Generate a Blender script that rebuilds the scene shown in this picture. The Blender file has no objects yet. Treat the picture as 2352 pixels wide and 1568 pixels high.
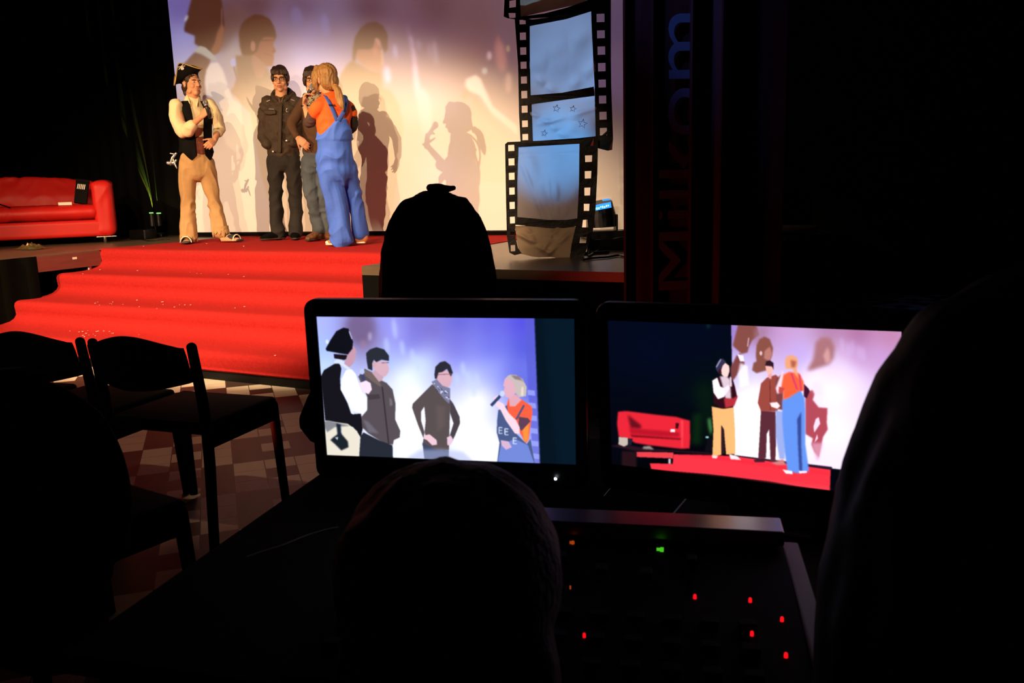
import bpy, math, random
import numpy as np
from mathutils import Vector, Matrix, noise
random.seed(7)
sc = bpy.context.scene
COL = sc.collection

# ------------------------------------------------------------------ camera
FPX, PITCH, ROLL, YAW = 1982.0, .184912, -.028597, .46933
EYE = np.array([0.0, 0.0, 1.30])
_f = np.array([-math.sin(YAW)*math.cos(PITCH), math.cos(YAW)*math.cos(PITCH), -math.sin(PITCH)])
_r = np.array([math.cos(YAW), math.sin(YAW), 0.0]); _u = np.cross(_r, _f)
CR = _r*math.cos(ROLL)+_u*math.sin(ROLL); CU = -_r*math.sin(ROLL)+_u*math.cos(ROLL); CF = _f
cam_data = bpy.data.cameras.new('camera'); cam = bpy.data.objects.new('camera', cam_data); COL.objects.link(cam)
cam.matrix_world = Matrix(((CR[0], CU[0], -CF[0], EYE[0]), (CR[1], CU[1], -CF[1], EYE[1]), (CR[2], CU[2], -CF[2], EYE[2]), (0, 0, 0, 1)))
cam_data.sensor_width = 22.2; cam_data.lens = FPX*22.2/2352
cam_data.clip_start = .02; cam_data.clip_end = 100
cam_data.dof.use_dof = True; cam_data.dof.focus_distance = 6.0; cam_data.dof.aperture_fstop = 9.0
sc.camera = cam
sc.view_settings.view_transform = 'Standard'; sc.view_settings.look = 'None'
sc.view_settings.exposure = 0; sc.view_settings.gamma = 1; sc.view_settings.use_curve_mapping = False
w = bpy.data.worlds.new('dark hall'); sc.world = w; w.use_nodes = True
w.node_tree.nodes['Background'].inputs[0].default_value = (.25, .2, .2, 1)
w.node_tree.nodes['Background'].inputs[1].default_value = .0012

# ------------------------------------------------------------------ lights of the hall, plus added fills
def aim(o, tgt):
    o.rotation_euler = (Vector(tgt)-o.location).to_track_quat('-Z', 'Y').to_euler()
def spot(name, loc, tgt, color, power, angle, blend, radius=.05, scale=(1, 1, 1)):
    d = bpy.data.lights.new(name, 'SPOT'); d.color = color; d.energy = power
    d.spot_size = math.radians(angle); d.spot_blend = blend; d.shadow_soft_size = radius
    o = bpy.data.objects.new(name, d); COL.objects.link(o); o.location = loc; aim(o, tgt); o.scale = scale
    return o
WARM = (1.0, .72, .40)
# profile spots hung over the audience: left (key), right high, right low, far right
spot('stage_spot', (-6.9, -.3, 3.50), (-5.7, 6.9, .30), (1.0, .64, .335), 2250, 36, .45, .03, (1.45, 1, 1))
spot('stage_spot', (-1.9, -.3, 3.80), (-6.5, 6.9, .35), (1.0, .65, .345), 1500, 36, .45, .03, (1.45, 1, 1))
spot('stage_spot', (-2.6, -.3, 2.95), (-5.8, 6.9, .40), (1.0, .68, .39), 850, 36, .45, .03, (1.45, 1, 1))
spot('stage_spot', (-.45, -.3, 2.90), (-3.05, 6.3, 1.0), (1.0, .72, .46), 330, 16, .5, .03, (1.0, 1, 1))
spot('added_sofa_fill', (-4.2, .2, 3.9), (-9.0, 6.7, 1.15), (1.0, .72, .42), 250, 17, .8, .04, (1.4, 1, 1))  # added fill that brightens the sofa, not a known fixture
spot('added_floor_fill', (-2.9, .6, 3.7), (-3.3, 3.1, 0), (1.0, .60, .34), 75, 34, .8, .05)  # added weak lamp imitating stray warm light on the near floor
spot('overhead_spot', (-4.6, 2.6, 4.8), (-5.0, 5.55, .4), (1.0, .72, .43), 820, 38, .22, .05, (1.5, 1, 1))

# ------------------------------------------------------------------ pixel helpers (photo frame 2352 x 1568)
def ray(px, py): return CF+CR*(px-1176)/FPX-CU*(py-784)/FPX
def proj(P):
    v = np.asarray(P, float)-EYE; d = v@CF
    return 1176+FPX*(v@CR)/d, 784-FPX*(v@CU)/d
def atz(px, py, z): d = ray(px, py); return EYE+d*(z-EYE[2])/d[2]
_hn = np.array([CF[0], CF[1], 0]); _hn /= np.linalg.norm(_hn)
def atd(px, py, dist): d = ray(px, py); return EYE+d*dist/(d@_hn)
def atplane(px, py, P0, n): d = ray(px, py); return EYE+d*((np.asarray(P0)-EYE)@n)/(d@n)

STAGE = .75

# ------------------------------------------------------------------ object helpers
def V(*a): return np.array(a, float)
def tag(o, label=None, cat=None, group=None, kind=None):
    if label: o['label'] = label
    if cat: o['category'] = cat
    if group: o['group'] = group
    if kind: o['kind'] = kind
    return o
def empty(name, loc, rz=0, **k):
    o = bpy.data.objects.new(name, None); COL.objects.link(o); o.location = loc; o.rotation_euler = (0, 0, rz)
    o.empty_display_size = .1
    return tag(o, **k)
class MB:
    def __init__(s): s.v = []; s.f = []; s.mi = []
    def add(s, vs, fs, mi=0):
        b = len(s.v); s.v += [tuple(map(float, p)) for p in vs]; s.f += [tuple(b+i for i in f) for f in fs]; s.mi += [mi]*len(fs); return s
    def box(s, c, size, rz=0, rx=0, ry=0, bev=0, mi=0):
        M = Matrix.Rotation(rz, 4, 'Z') @ Matrix.Rotation(ry, 4, 'Y') @ Matrix.Rotation(rx, 4, 'X')
        h = [x/2 for x in size]; vs = []
        if bev <= 0:
            for x in (-1, 1):
                for y in (-1, 1):
                    for z in (-1, 1): vs.append(Vector(c)+M @ Vector((x*h[0], y*h[1], z*h[2])))
            return s.add(vs, [(0, 1, 3, 2), (4, 6, 7, 5), (0, 4, 5, 1), (2, 3, 7, 6), (0, 2, 6, 4), (1, 5, 7, 3)], mi)
        import bmesh
        bm = bmesh.new(); bmesh.ops.create_cube(bm, size=1)
        for v in bm.verts: v.co = Vector((v.co.x*size[0], v.co.y*size[1], v.co.z*size[2]))
        bmesh.ops.bevel(bm, geom=bm.edges[:]+bm.verts[:], offset=min(bev, min(size)*.49), segments=3, affect='EDGES', profile=.5)
        bm.verts.index_update()
        vs = [Vector(c)+M @ v.co for v in bm.verts]; fs = [tuple(v.index for v in f.verts) for f in bm.faces]; bm.free()
        return s.add(vs, fs, mi)
    def ell(s, c, r, rot=None, n=16, m=10, mi=0):
        vs = []; fs = []; c = np.asarray(c, float)
        Rm = np.array(rot) if rot is not None else np.eye(3)
        for j in range(m+1):
            t = math.pi*j/m
            for i in range(n):
                a = 2*math.pi*i/n
                vs.append(c+Rm@V(r[0]*math.sin(t)*math.cos(a), r[1]*math.sin(t)*math.sin(a), r[2]*math.cos(t)))
        for j in range(m):
            for i in range(n):
                k = (i+1) % n; fs.append((j*n+i, (j+1)*n+i, (j+1)*n+k, j*n+k))
        return s.add(vs, fs, mi)
    def loft(s, pts, rads, side=(1, 0, 0), n=16, caps='round', res=1, mi=0):
        pts = [np.asarray(p, float) for p in pts]; rads = [np.array(r if hasattr(r, '__len__') else (r, r), float) for r in rads]
        if res > 1 and len(pts) > 2:
            P = [2*pts[0]-pts[1]]+pts+[2*pts[-1]-pts[-2]]; Q = [rads[0]]+rads+[rads[-1]]; np_ = []; nr = []
            for i in range(1, len(P)-2):
                for k in range(res):
                    t = k/res; b = [-.5*t**3+t*t-.5*t, 1.5*t**3-2.5*t*t+1, -1.5*t**3+2*t*t+.5*t, .5*t**3-.5*t*t]
                    np_.append(sum(b[j]*P[i-1+j] for j in range(4))); nr.append(np.maximum(sum(b[j]*Q[i-1+j] for j in range(4)), .0005))
            pts = np_+[pts[-1]]; rads = nr+[rads[-1]]
        side = np.asarray(side, float); rings = []; N = len(pts)
        def ring(c, t, a, b):
            sd = side-t*(side@t)
            if np.linalg.norm(sd) < 1e-3: sd = V(.1, 1, .2)-t*(V(.1, 1, .2)@t)
            sd /= np.linalg.norm(sd); ot = np.cross(t, sd)
            return [c+sd*a*math.cos(2*math.pi*i/n)+ot*b*math.sin(2*math.pi*i/n) for i in range(n)]
        T = []
        for i in range(N):
            t = pts[min(i+1, N-1)]-pts[max(i-1, 0)]; L = np.linalg.norm(t); T.append(t/L if L > 1e-9 else V(0, 0, 1))
        if caps == 'round':
            r0 = min(rads[0])
            for k in (4, 3, 2, 1):
                q = k/4.3*math.pi/2; rings.append(ring(pts[0]-T[0]*r0*math.sin(q), T[0], rads[0][0]*math.cos(q), rads[0][1]*math.cos(q)))
        for i in range(N): rings.append(ring(pts[i], T[i], rads[i][0], rads[i][1]))
        if caps == 'round':
            r0 = min(rads[-1])
            for k in (1, 2, 3, 4):
                q = k/4.3*math.pi/2; rings.append(ring(pts[-1]+T[-1]*r0*math.sin(q), T[-1], rads[-1][0]*math.cos(q), rads[-1][1]*math.cos(q)))
        vs = [p for r in rings for p in r]; fs = []
        for j in range(len(rings)-1):
            for i in range(n):
                k = (i+1) % n; fs.append((j*n+i, j*n+k, (j+1)*n+k, (j+1)*n+i))
        if caps != 'open':
            fs.append(tuple(range(n-1, -1, -1))); fs.append(tuple((len(rings)-1)*n+i for i in range(n)))
        return s.add(vs, fs, mi)
    def xform(s, M):
        s.v = [tuple(M @ Vector(p)) for p in s.v]; return s
    def mesh(s, name):
        me = bpy.data.meshes.new(name); me.from_pydata(s.v, [], s.f); me.validate(); return me
    def build(s, name, mat, parent=None, smooth=False, remesh=0, sm=4, disp=None, **k):
        me = s.mesh(name); mats = mat if isinstance(mat, (list, tuple)) else [mat]
        if remesh:
            o = bpy.data.objects.new(name+'_tmp', me); COL.objects.link(o)
            md = o.modifiers.new('r', 'REMESH'); md.mode = 'VOXEL'; md.voxel_size = remesh; md.use_smooth_shade = True
            if sm: m2 = o.modifiers.new('s', 'SMOOTH'); m2.factor = .5; m2.iterations = sm
            dg = bpy.context.evaluated_depsgraph_get(); me2 = bpy.data.meshes.new_from_object(o.evaluated_get(dg))
            bpy.data.objects.remove(o); bpy.data.meshes.remove(me); me = me2; me.name = name; smooth = True
            me.materials.clear()
            if disp:
                amp, sx, sy, sz, seed = disp
                nn = len(me.vertices); co = np.empty(nn*3); no = np.empty(nn*3)
                me.vertices.foreach_get('co', co); me.vertices.foreach_get('normal', no); co = co.reshape(-1, 3); no = no.reshape(-1, 3)
                dv = np.array([noise.noise(Vector((p[0]*sx+seed, p[1]*sy+3*seed, p[2]*sz+noise.noise(Vector((p[0]*4, p[1]*4, p[2]*3+seed)))*1.6))) for p in co])
                dv = -np.abs(dv)*1.6+.35
                co = co+no*dv[:, None]*amp; me.vertices.foreach_set('co', co.ravel()); me.update()
        for m in mats: me.materials.append(m)
        if not remesh and len(mats) > 1:
            me.polygons.foreach_set('material_index', s.mi)
        if smooth: me.polygons.foreach_set('use_smooth', [True]*len(me.polygons))
        o = bpy.data.objects.new(name, me); COL.objects.link(o); o.parent = parent
        return tag(o, **k)
def rotm(yaw=0, pitch=0, roll=0):
    return np.array(Matrix.Rotation(yaw, 3, 'Z') @ Matrix.Rotation(pitch, 3, 'X') @ Matrix.Rotation(roll, 3, 'Y'))

# ------------------------------------------------------------------ materials
def mat(name, c, rough=.7, metal=0, spec=.5, noise_amt=0, noise_scale=20, bump=0, bump_scale=60, sheen=0, stretch=None, em=None, ems=0, trans=0):
    m = bpy.data.materials.new(name); m.use_nodes = True; nt = m.node_tree; N = nt.nodes; L = nt.links
    b = N['Principled BSDF']; b.inputs['Base Color'].default_value = (*c, 1); b.inputs['Roughness'].default_value = rough
    b.inputs['Metallic'].default_value = metal; b.inputs['Specular IOR Level'].default_value = spec
    if sheen: b.inputs['Sheen Weight'].default_value = sheen
    if em: b.inputs['Emission Color'].default_value = (*em, 1); b.inputs['Emission Strength'].default_value = ems
    tc = None
    if noise_amt or bump:
        tc = N.new('ShaderNodeTexCoord'); mp = N.new('ShaderNodeMapping'); L.new(tc.outputs['Object'], mp.inputs[0])
        if stretch: mp.inputs['Scale'].default_value = stretch
    if noise_amt:
        n = N.new('ShaderNodeTexNoise'); n.inputs['Scale'].default_value = noise_scale; n.inputs['Detail'].default_value = 5; L.new(mp.outputs[0], n.inputs['Vector'])
        r = N.new('ShaderNodeMix'); r.data_type = 'RGBA'
        r.inputs['A'].default_value = (*[x*(1-noise_amt) for x in c], 1); r.inputs['B'].default_value = (*[min(1, x*(1+noise_amt)) for x in c], 1)
        L.new(n.outputs['Fac'], r.inputs['Factor']); L.new(r.outputs['Result'], b.inputs['Base Color'])
    if bump:
        n2 = N.new('ShaderNodeTexNoise'); n2.inputs['Scale'].default_value = bump_scale; n2.inputs['Detail'].default_value = 4; L.new(mp.outputs[0], n2.inputs['Vector'])
        bp = N.new('ShaderNodeBump'); bp.inputs['Strength'].default_value = bump; bp.inputs['Distance'].default_value = .01
        L.new(n2.outputs['Fac'], bp.inputs['Height']); L.new(bp.outputs[0], b.inputs['Normal'])
    if trans:
        tr = N.new('ShaderNodeBsdfTranslucent'); tr.inputs[0].default_value = (*c, 1); mx = N.new('ShaderNodeMixShader'); mx.inputs[0].default_value = trans
        out = N['Material Output']; L.new(b.outputs[0], mx.inputs[1]); L.new(tr.outputs[0], mx.inputs[2]); L.new(mx.outputs[0], out.inputs[0])
    return m
def S(r, g, b):
    f = lambda x: ((x/255+.055)/1.055)**2.4 if x/255 > .04045 else x/255/12.92
    return (f(r), f(g), f(b))
M = dict(
    black=mat('black_cloth', (.0035, .0035, .0035), .95, spec=.05),
    curtain=mat('black_curtain', (.0045, .0045, .004), .95, spec=.05, noise_amt=.3, noise_scale=4),
    plastic=mat('black_plastic', (.004, .004, .005), .35, spec=.4),
    blackwood=mat('black_wood', (.006, .006, .006), .5, spec=.15),
    stage=mat('stage_floor', (.11, .078, .052), .33, spec=.35, noise_amt=.35, noise_scale=6, bump=.1, bump_scale=90),
    board=mat('platform_board', (.16, .035, .028), .6, noise_amt=.25, noise_scale=14, stretch=(1, .3, 3)),
    metal=mat('steel', (.5, .5, .48), .35, metal=1),
    dmetal=mat('dark_metal', (.02, .02, .02), .4, metal=.8),
    carpet=mat('red_carpet', (.37, .018, .017), .95, spec=.05, noise_amt=.3, noise_scale=60, bump=.5, bump_scale=250),
    leather=mat('red_leather', (.50, .010, .008), .5, spec=.25, noise_amt=.1, noise_scale=5, bump=.08, bump_scale=12),
    white=mat('white_paper', (.75, .72, .62), .7),
    gold=mat('gold_foil', (.55, .42, .18), .3, metal=.9, noise_amt=.6, noise_scale=40),
    skin=mat('skin', (.62, .30, .17), .55, spec=.35, noise_amt=.08, noise_scale=14),
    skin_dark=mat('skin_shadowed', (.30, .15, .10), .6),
    lips=mat('lips', (.42, .12, .09), .5),
    eyew=mat('eye_white', (.6, .55, .5), .3),
    eyed=mat('eye_iris', (.02, .012, .008), .2),
    hair_dark=mat('dark_brown_hair', (.032, .015, .008), .5, spec=.4, noise_amt=.6, noise_scale=30, stretch=(3, 3, .6), bump=.6, bump_scale=60),
    hair_black=mat('black_hair', (.006, .004, .003), .6, spec=.15),
    hair_blonde=mat('blonde_hair', (.33, .17, .055), .45, spec=.4, noise_amt=.9, noise_scale=26, stretch=(4, 4, .5), bump=.7, bump_scale=45),
    cream=mat('cream_shirt', (.78, .64, .40), .8, bump=.25, bump_scale=18),
    vest=mat('black_vest', (.0035, .003, .003), .85, spec=.12),
    tan=mat('tan_suede', (.47, .285, .125), .85, noise_amt=.22, noise_scale=12, bump=.2, bump_scale=30),
    sash=mat('brown_sash', (.17, .04, .025), .7, bump=.5, bump_scale=30),
    jacket=mat('dark_brown_jacket', (.036, .021, .011), .8, noise_amt=.25, noise_scale=16, bump=.35, bump_scale=26),
    jacket_line=mat('jacket_lining', (.11, .06, .03), .8),
    sweater=mat('brown_sweater', (.075, .033, .014), .9, noise_amt=.2, noise_scale=25, bump=.3, bump_scale=50),
    bpants=mat('black_trousers', (.011, .009, .008), .85, bump=.3, bump_scale=25),
    jeans=mat('faded_jeans', (.058, .076, .098), .85, noise_amt=.75, noise_scale=5, bump=.3, bump_scale=28),
    boots=mat('brown_boot_leather', (.13, .05, .02), .6, noise_amt=.5, noise_scale=22),
    sole=mat('dark_sole', (.03, .022, .015), .7),
    orange=mat('orange_tshirt', (.80, .10, .008), .8, bump=.15, bump_scale=20),
    undersleeve=mat('dark_undersleeve', (.055, .027, .022), .85, bump=.3, bump_scale=40),
    overall=mat('blue_overall', (.050, .140, .68), .75, noise_amt=.15, noise_scale=8, bump=.3, bump_scale=22),
    oveln=mat('blue_strap', (.035, .085, .42), .75),
    scarf=None,
    sneaker=mat('orange_canvas', (.50, .17, .05), .8), rubber=mat('white_rubber', (.85, .76, .6), .6),
    mic=mat('microphone_mesh', (.30, .30, .32), .35, metal=.8, bump=.8, bump_scale=260),
    micb=mat('microphone_body', (.02, .02, .022), .3),
    silver=mat('silver', (.6, .6, .6), .35, metal=.8),
    chair=mat('chair_black', (.0018, .0018, .0018), .7, spec=.06),
    coatgrey=mat('grey_lining', (.05, .048, .044), .9),
    film=mat('film_black_fabric', (.006, .003, .0025), .5, spec=.22, noise_amt=.8, noise_scale=16, bump=.3, bump_scale=30),
    cloth=mat('frame_cloth', (.46, .42, .44), .85, noise_amt=.08, noise_scale=8, trans=.45),
    cloth_tan=mat('frame_cloth_tan', (.42, .30, .20), .85, noise_amt=.1, noise_scale=8, trans=.3),
    ink=mat('star_ink', (.16, .14, .2), .9),
    redcur=mat('dark_red_curtain', (.055, .006, .005), .7, spec=.3, noise_amt=.3, noise_scale=6),
    darkpanel=mat('dark_banner', (.012, .004, .004), .8),
    letter=mat('banner_lettering', (.12, .15, .22), .6),
    led_w=mat('led_white', (1, 1, 1), .5, em=(.8, .85, 1), ems=6),
    led_r=mat('led_red', (.2, 0, 0), .5, em=(1, .005, .01), ems=1.1),
    led_g=mat('led_green', (0, .2, 0), .5, em=(.10, .9, .02), ems=.6),
    led_o=mat('led_orange', (.2, .05, 0), .5, em=(1, .12, .01), ems=.35),
    led_b=mat('display_blue', (0, .05, .2), .5, em=(.04, .30, 1.0), ems=1.4),
    led_c=mat('display_cyan', (0, .2, .2), .5, em=(.45, 1.0, 1.0), ems=2.0),
    led_y=mat('lamp_green', (0, .2, .1), .5, em=(.35, 1, .2), ems=1.2),
    silverpanel=mat('brushed_panel', (.20, .16, .17), .35, metal=.7, noise_amt=.2, noise_scale=30, stretch=(1, 12, 1)),
    console=mat('console_dark', (.004, .003, .003), .8, spec=.08),
    consoleside=mat('console_side', (.03, .018, .016), .6),
    table=mat('table_dark', (.004, .003, .0025), .8, spec=.06),
    strap=mat('sandal', (.03, .028, .03), .6),
)
def scarf_mat():
    m = mat('checked_scarf', (.2, .17, .13), .9, bump=.4, bump_scale=40); nt = m.node_tree; N = nt.nodes; L = nt.links
    tc = N.new('ShaderNodeTexCoord'); v = N.new('ShaderNodeTexVoronoi'); v.inputs['Scale'].default_value = 55; L.new(tc.outputs['Object'], v.inputs['Vector'])
    r = N.new('ShaderNodeValToRGB'); r.color_ramp.elements[0].color = (.03, .022, .015, 1); r.color_ramp.elements[1].color = (.34, .28, .20, 1)
    r.color_ramp.elements[0].position = .35; r.color_ramp.elements[1].position = .5
    L.new(v.outputs['Distance'], r.inputs[0]); L.new(r.outputs[0], N['Principled BSDF'].inputs['Base Color']); return m
M['scarf'] = scarf_mat()

# ------------------------------------------------------------------ hall: floor, walls, ceiling
def floor_mat():
    m = bpy.data.materials.new('hall_tiles'); m.use_nodes = True; nt = m.node_tree; N = nt.nodes; L = nt.links; b = N['Principled BSDF']
    g = N.new('ShaderNodeNewGeometry')
    mp = N.new('ShaderNodeMapping'); mp.vector_type = 'POINT'; mp.inputs['Rotation'].default_value = (0, 0, -.798334)
    L.new(g.outputs['Position'], mp.inputs[0]); sp = N.new('ShaderNodeSeparateXYZ'); L.new(mp.outputs[0], sp.inputs[0])
    def mt(op, a, c=None, d=None):
        n = N.new('ShaderNodeMath'); n.operation = op
        for i, x in enumerate((a, c, d)):
            if x is None: continue
            if isinstance(x, (int, float)): n.inputs[i].default_value = x
            else: L.new(x, n.inputs[i])
        return n.outputs[0]
    W_ = .1425
    uu = mt('DIVIDE', sp.outputs[0], W_); vv = mt('SUBTRACT', mt('DIVIDE', sp.outputs[1], .142), .52)
    k = mt('FLOOR', uu); r = mt('FLOOR', vv)
    mdl = mt('FLOORED_MODULO', k, 3.0)                         # 0,1(strip),2
    mm = mt('FLOOR', mt('DIVIDE', mt('ADD', k, 1.0), 3.0))      # pair index: k=3m or 3m-1
    bb = mt('FLOOR', mt('DIVIDE', mt('SUBTRACT', r, 29.0), 3.0))
    par = mt('FLOORED_MODULO', mt('ADD', mm, bb), 2.0)           # 0 even
    is2 = mt('GREATER_THAN', mdl, 1.5)
    darkblock = mt('ABSOLUTE', mt('SUBTRACT', mt('SUBTRACT', 1.0, par), is2))
    strip = mt('COMPARE', mdl, 1.0, .1)
    darkstrip = mt('FLOORED_MODULO', r, 2.0)
    dark = mt('ADD', mt('MULTIPLY', strip, darkstrip), mt('MULTIPLY', mt('SUBTRACT', 1.0, strip), darkblock))
    def grout(x, wd):
        f = mt('FRACT', x); return mt('LESS_THAN', mt('MINIMUM', f, mt('SUBTRACT', 1.0, f)), wd)
    gr = mt('MAXIMUM', grout(uu, .016), mt('MULTIPLY', grout(vv, .016), .7))
    nz = N.new('ShaderNodeTexNoise'); nz.inputs['Scale'].default_value = 9; nz.inputs['Detail'].default_value = 6; L.new(g.outputs['Position'], nz.inputs['Vector'])
    def mix(f, a, c):
        n = N.new('ShaderNodeMix'); n.data_type = 'RGBA'
        for nm, x in (('Factor', f), ('A', a), ('B', c)):
            if isinstance(x, tuple): n.inputs[nm].default_value = (*x, 1)
            else: L.new(x, n.inputs[nm])
        return n.outputs['Result']
    lt = mix(nz.outputs['Fac'], (.58, .50, .40), (.70, .62, .50)); dk = mix(nz.outputs['Fac'], (.040, .025, .020), (.075, .045, .036))
    c = mix(gr, mix(dark, lt, dk), (.06, .045, .03))
    L.new(c, b.inputs['Base Color']); b.inputs['Roughness'].default_value = .45; b.inputs['Specular IOR Level'].default_value = .35
    return m
MB().box((-4, 3.6, -.06), (17, 13.4, .12)).build('floor', floor_mat(), kind='structure', label='brown and cream chequered tile floor of the hall')
def curtain(name, p0, p1, z0, z1, m, amp=.05, wl=.3, n=None, **k):
    p0 = V(*p0); p1 = V(*p1); L_ = np.linalg.norm(p1-p0); n = n or max(8, int(L_/wl*10)); d = (p1-p0)/L_; nr = V(-d[1], d[0]); b = MB(); vs = []; fs = []
    for i in range(n+1):
        s = L_*i/n; a = amp*math.sin(2*math.pi*s/wl+.8*math.sin(s*1.7))+amp*.4*math.sin(s*3.1)
        q = p0+d*s+nr*a; vs += [(q[0], q[1], z0), (q[0], q[1], z1)]
    for i in range(n): fs.append((2*i, 2*i+2, 2*i+3, 2*i+1))
    b.add(vs, fs); return b.build(name, m, smooth=True, **k)
MB().box((-4, 10.0, 2.6), (17, .1, 5.2)).build('wall_back', M['curtain'], kind='structure')
MB().box((-12.5, 3.6, 2.6), (.1, 13.2, 5.2)).build('wall_left', M['curtain'], kind='structure')
MB().box((4.5, 3.6, 2.6), (.1, 13.2, 5.2)).build('wall_right', M['curtain'], kind='structure')
MB().box((-4, 3.6, 5.25), (17, 13.4, .1)).build('ceiling', M['curtain'], kind='structure')

# ------------------------------------------------------------------ stage
SX0, SX1 = -7.27, -3.57
b = MB(); b.box(((-12.2+SX0)/2, 6.2, STAGE-.03), (SX0+12.2, 7.2-.6, .06)); 
b.build('stage_deck', M['stage'], label='dark wooden stage deck carrying the red sofa', cat='stage')
b = MB(); b.box(((SX0+SX1)/2, 7.575, STAGE-.03), (SX1-SX0-.004, 3.85, .06)); b.box(((SX0+SX1)/2, 5.67, STAGE/2-.03), (SX1-SX0-.004, .03, STAGE-.06))
b.build('stage_deck', M['stage'], label='middle stage deck under the red carpet in front of the screen', cat='stage')
t = MB().box(((SX1-1.2)/2, 7.15, STAGE-.03), (-1.2-SX1, 4.7, .06)).build('stage_deck', M['stage'], label='right-hand stage deck carrying the film strip decoration', cat='stage')
MB().box(((SX1-1.2)/2, 4.815, (STAGE-.06)/2), (-1.2-SX1, .03, STAGE-.06)).build('front_panel', M['black'], t, label='black front panel')
# side face of the left deck: reddish board, metal corner, posts, black skirt
t = empty('deck_side', (SX0, 5.3, 0), label='reddish board along the edge of the left stage deck, on steel posts', cat='stage edge')
MB().box((.012, 0, STAGE-.075), (.02, .70, .135)).build('board', M['board'], t)
MB().box((.014, .36, STAGE-.07), (.025, .05, .14)).build('corner_bracket', M['dmetal'], t)
MB().box((.026, .05, STAGE-.05), (.002, .045, .02)).build('tape_mark', M['white'], t)
for yy, xx in ((.22, -.018), (.33, -.018)):
    bb = MB(); bb.loft([(xx, yy, 0), (xx, yy, STAGE-.14)], [.026, .026], n=14); bb.build('post', M['metal'], t, smooth=True)
b = MB(); vs = []; fs = []
for i in range(61):
    y = 4.97-2.0*i/60; x = SX0+.03+.014*math.sin(i*.9); vs += [(x, y, .01), (x, y, STAGE+.001)]
for i in range(60): fs.append((2*i, 2*i+2, 2*i+3, 2*i+1))
b.add(vs, fs).build('stage_skirt', mat('black_skirt', (.003, .0033, .0025), .95, spec=.03), smooth=True, label='black pleated skirt hanging from the left stage deck', cat='curtain')

# stairs and carpet
RIS = .1875; NOZ = [5.65, 5.185, 4.717, 4.25]
b = MB()
for i in range(1, 4):
    y0 = NOZ[i]+.02; y1 = 5.64; z1 = STAGE-RIS*i
    b.box(((SX0+SX1)/2, (y0+y1)/2, z1-RIS/2 if i < 3 else z1/2), (SX1-SX0-.06, y1-y0, RIS-.004 if i < 3 else z1))
b.build('staircase', M['blackwood'], label='black wooden stage steps under the red carpet', cat='stairs')
prof = []
prof += [(8.28, STAGE+.004), (7.6, STAGE+.004), (6.9, STAGE+.006), (6.2, STAGE+.005), (5.80, STAGE+.010)]
def noz(y, z, last=False):
    p = [(y+.05, z+.013), (y+.015, z+.010), (y-.010, z-.004), (y-.020, z-.03), (y-.016, z-.07)]
    if not last: p += [(y-.012, z-.105), (y-.035, z-.135), (y-.075, z-.158), (y-.14, z-.172), (y-.24, z-.178), (y-.33, z-.178)]
    else: p += [(y-.014, z-.09), (y-.010, z-.112)]
    return p
for i in range(4): prof += noz(NOZ[i], STAGE-RIS*i, i == 3)
NX = 90; vs = []; fs = []; n = len(prof)
for lay in (0, 1):
    for i in range(NX+1):
        x = SX0-.01+(SX1-SX0+.005)*i/NX
        for j, (y, z) in enumerate(prof):
            wv = noise.noise(Vector((x*1.1, y*2.0, 1.7)))*.014+noise.noise(Vector((x*2.6, y*4, 5.)))*.006
            if j < 4: wv *= .15
            dy = -wv; dz = wv*.35
            if lay: dz -= .008; dy += .008 if j > 5 else 0
            vs.append((x, y+dy, z+dz))
for lay in (0, 1):
    o_ = lay*(NX+1)*n
    for i in range(NX):
        for j in range(n-1):
            q = (o_+i*n+j, o_+(i+1)*n+j, o_+(i+1)*n+j+1, o_+i*n+j+1); fs.append(q if lay else q[::-1])
o1 = (NX+1)*n
for j in range(n-1): fs.append((j, j+1, o1+j+1, o1+j)); fs.append((NX*n+j, o1+NX*n+j, o1+NX*n+j+1, NX*n+j+1))
for i in range(NX): fs.append((i*n+n-1, (i+1)*n+n-1, o1+(i+1)*n+n-1, o1+i*n+n-1))
MB().add(vs, fs).build('red_carpet', M['carpet'], smooth=True, label='bright red carpet running over the stage and down the steps', cat='carpet')
# confetti: uncountable specks
b = MB()
def speck(px, py, s):
    # find where it lies on the treads
    for i, (y, z) in enumerate(zip(NOZ, (STAGE, STAGE-RIS, STAGE-2*RIS, STAGE-3*RIS))):
        P = atz(px, py, z+.015 if i == 0 else z+.016)
        if y-.02 <= P[1] and (i == 0 or P[1] < NOZ[i-1]-.1): break
    a = random.random()*3; b.box((P[0], P[1], P[2]+.004), (s, s*.7, .002), rz=a)
for px, py, s in ((353,621,.012),(316,622,.012),(438,621,.01),(631,628,.014),(685,631,.012),(373,694,.018),(315,690,.012),(219,697,.01),(325,708,.012),(401,706,.01),(425,701,.01),(438,701,.01),(562,705,.012),
      (182,763,.012),(190,762,.012),(198,766,.012),(191,771,.012),(222,762,.014),(226,761,.012),(239,761,.012),(252,762,.012),(264,761,.014),(271,762,.014),(281,764,.012),(290,764,.012),(350,770,.014),(260,766,.01),(194,774,.012),(632,817,.012),(230,620,.01),(600,620,.01),(560,636,.01),(475,560,.012),(560,566,.012),(330,566,.01),(540,708,.008)):
    speck(px, py, s)
for _ in range(40): speck(random.uniform(150, 620), random.choice((625, 700, 702, 762, 765))+random.uniform(-6, 8), random.uniform(.004, .007))
b.build('confetti', M['white'], kind='stuff', label='white confetti specks scattered on the red carpet steps', cat='confetti')

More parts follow.
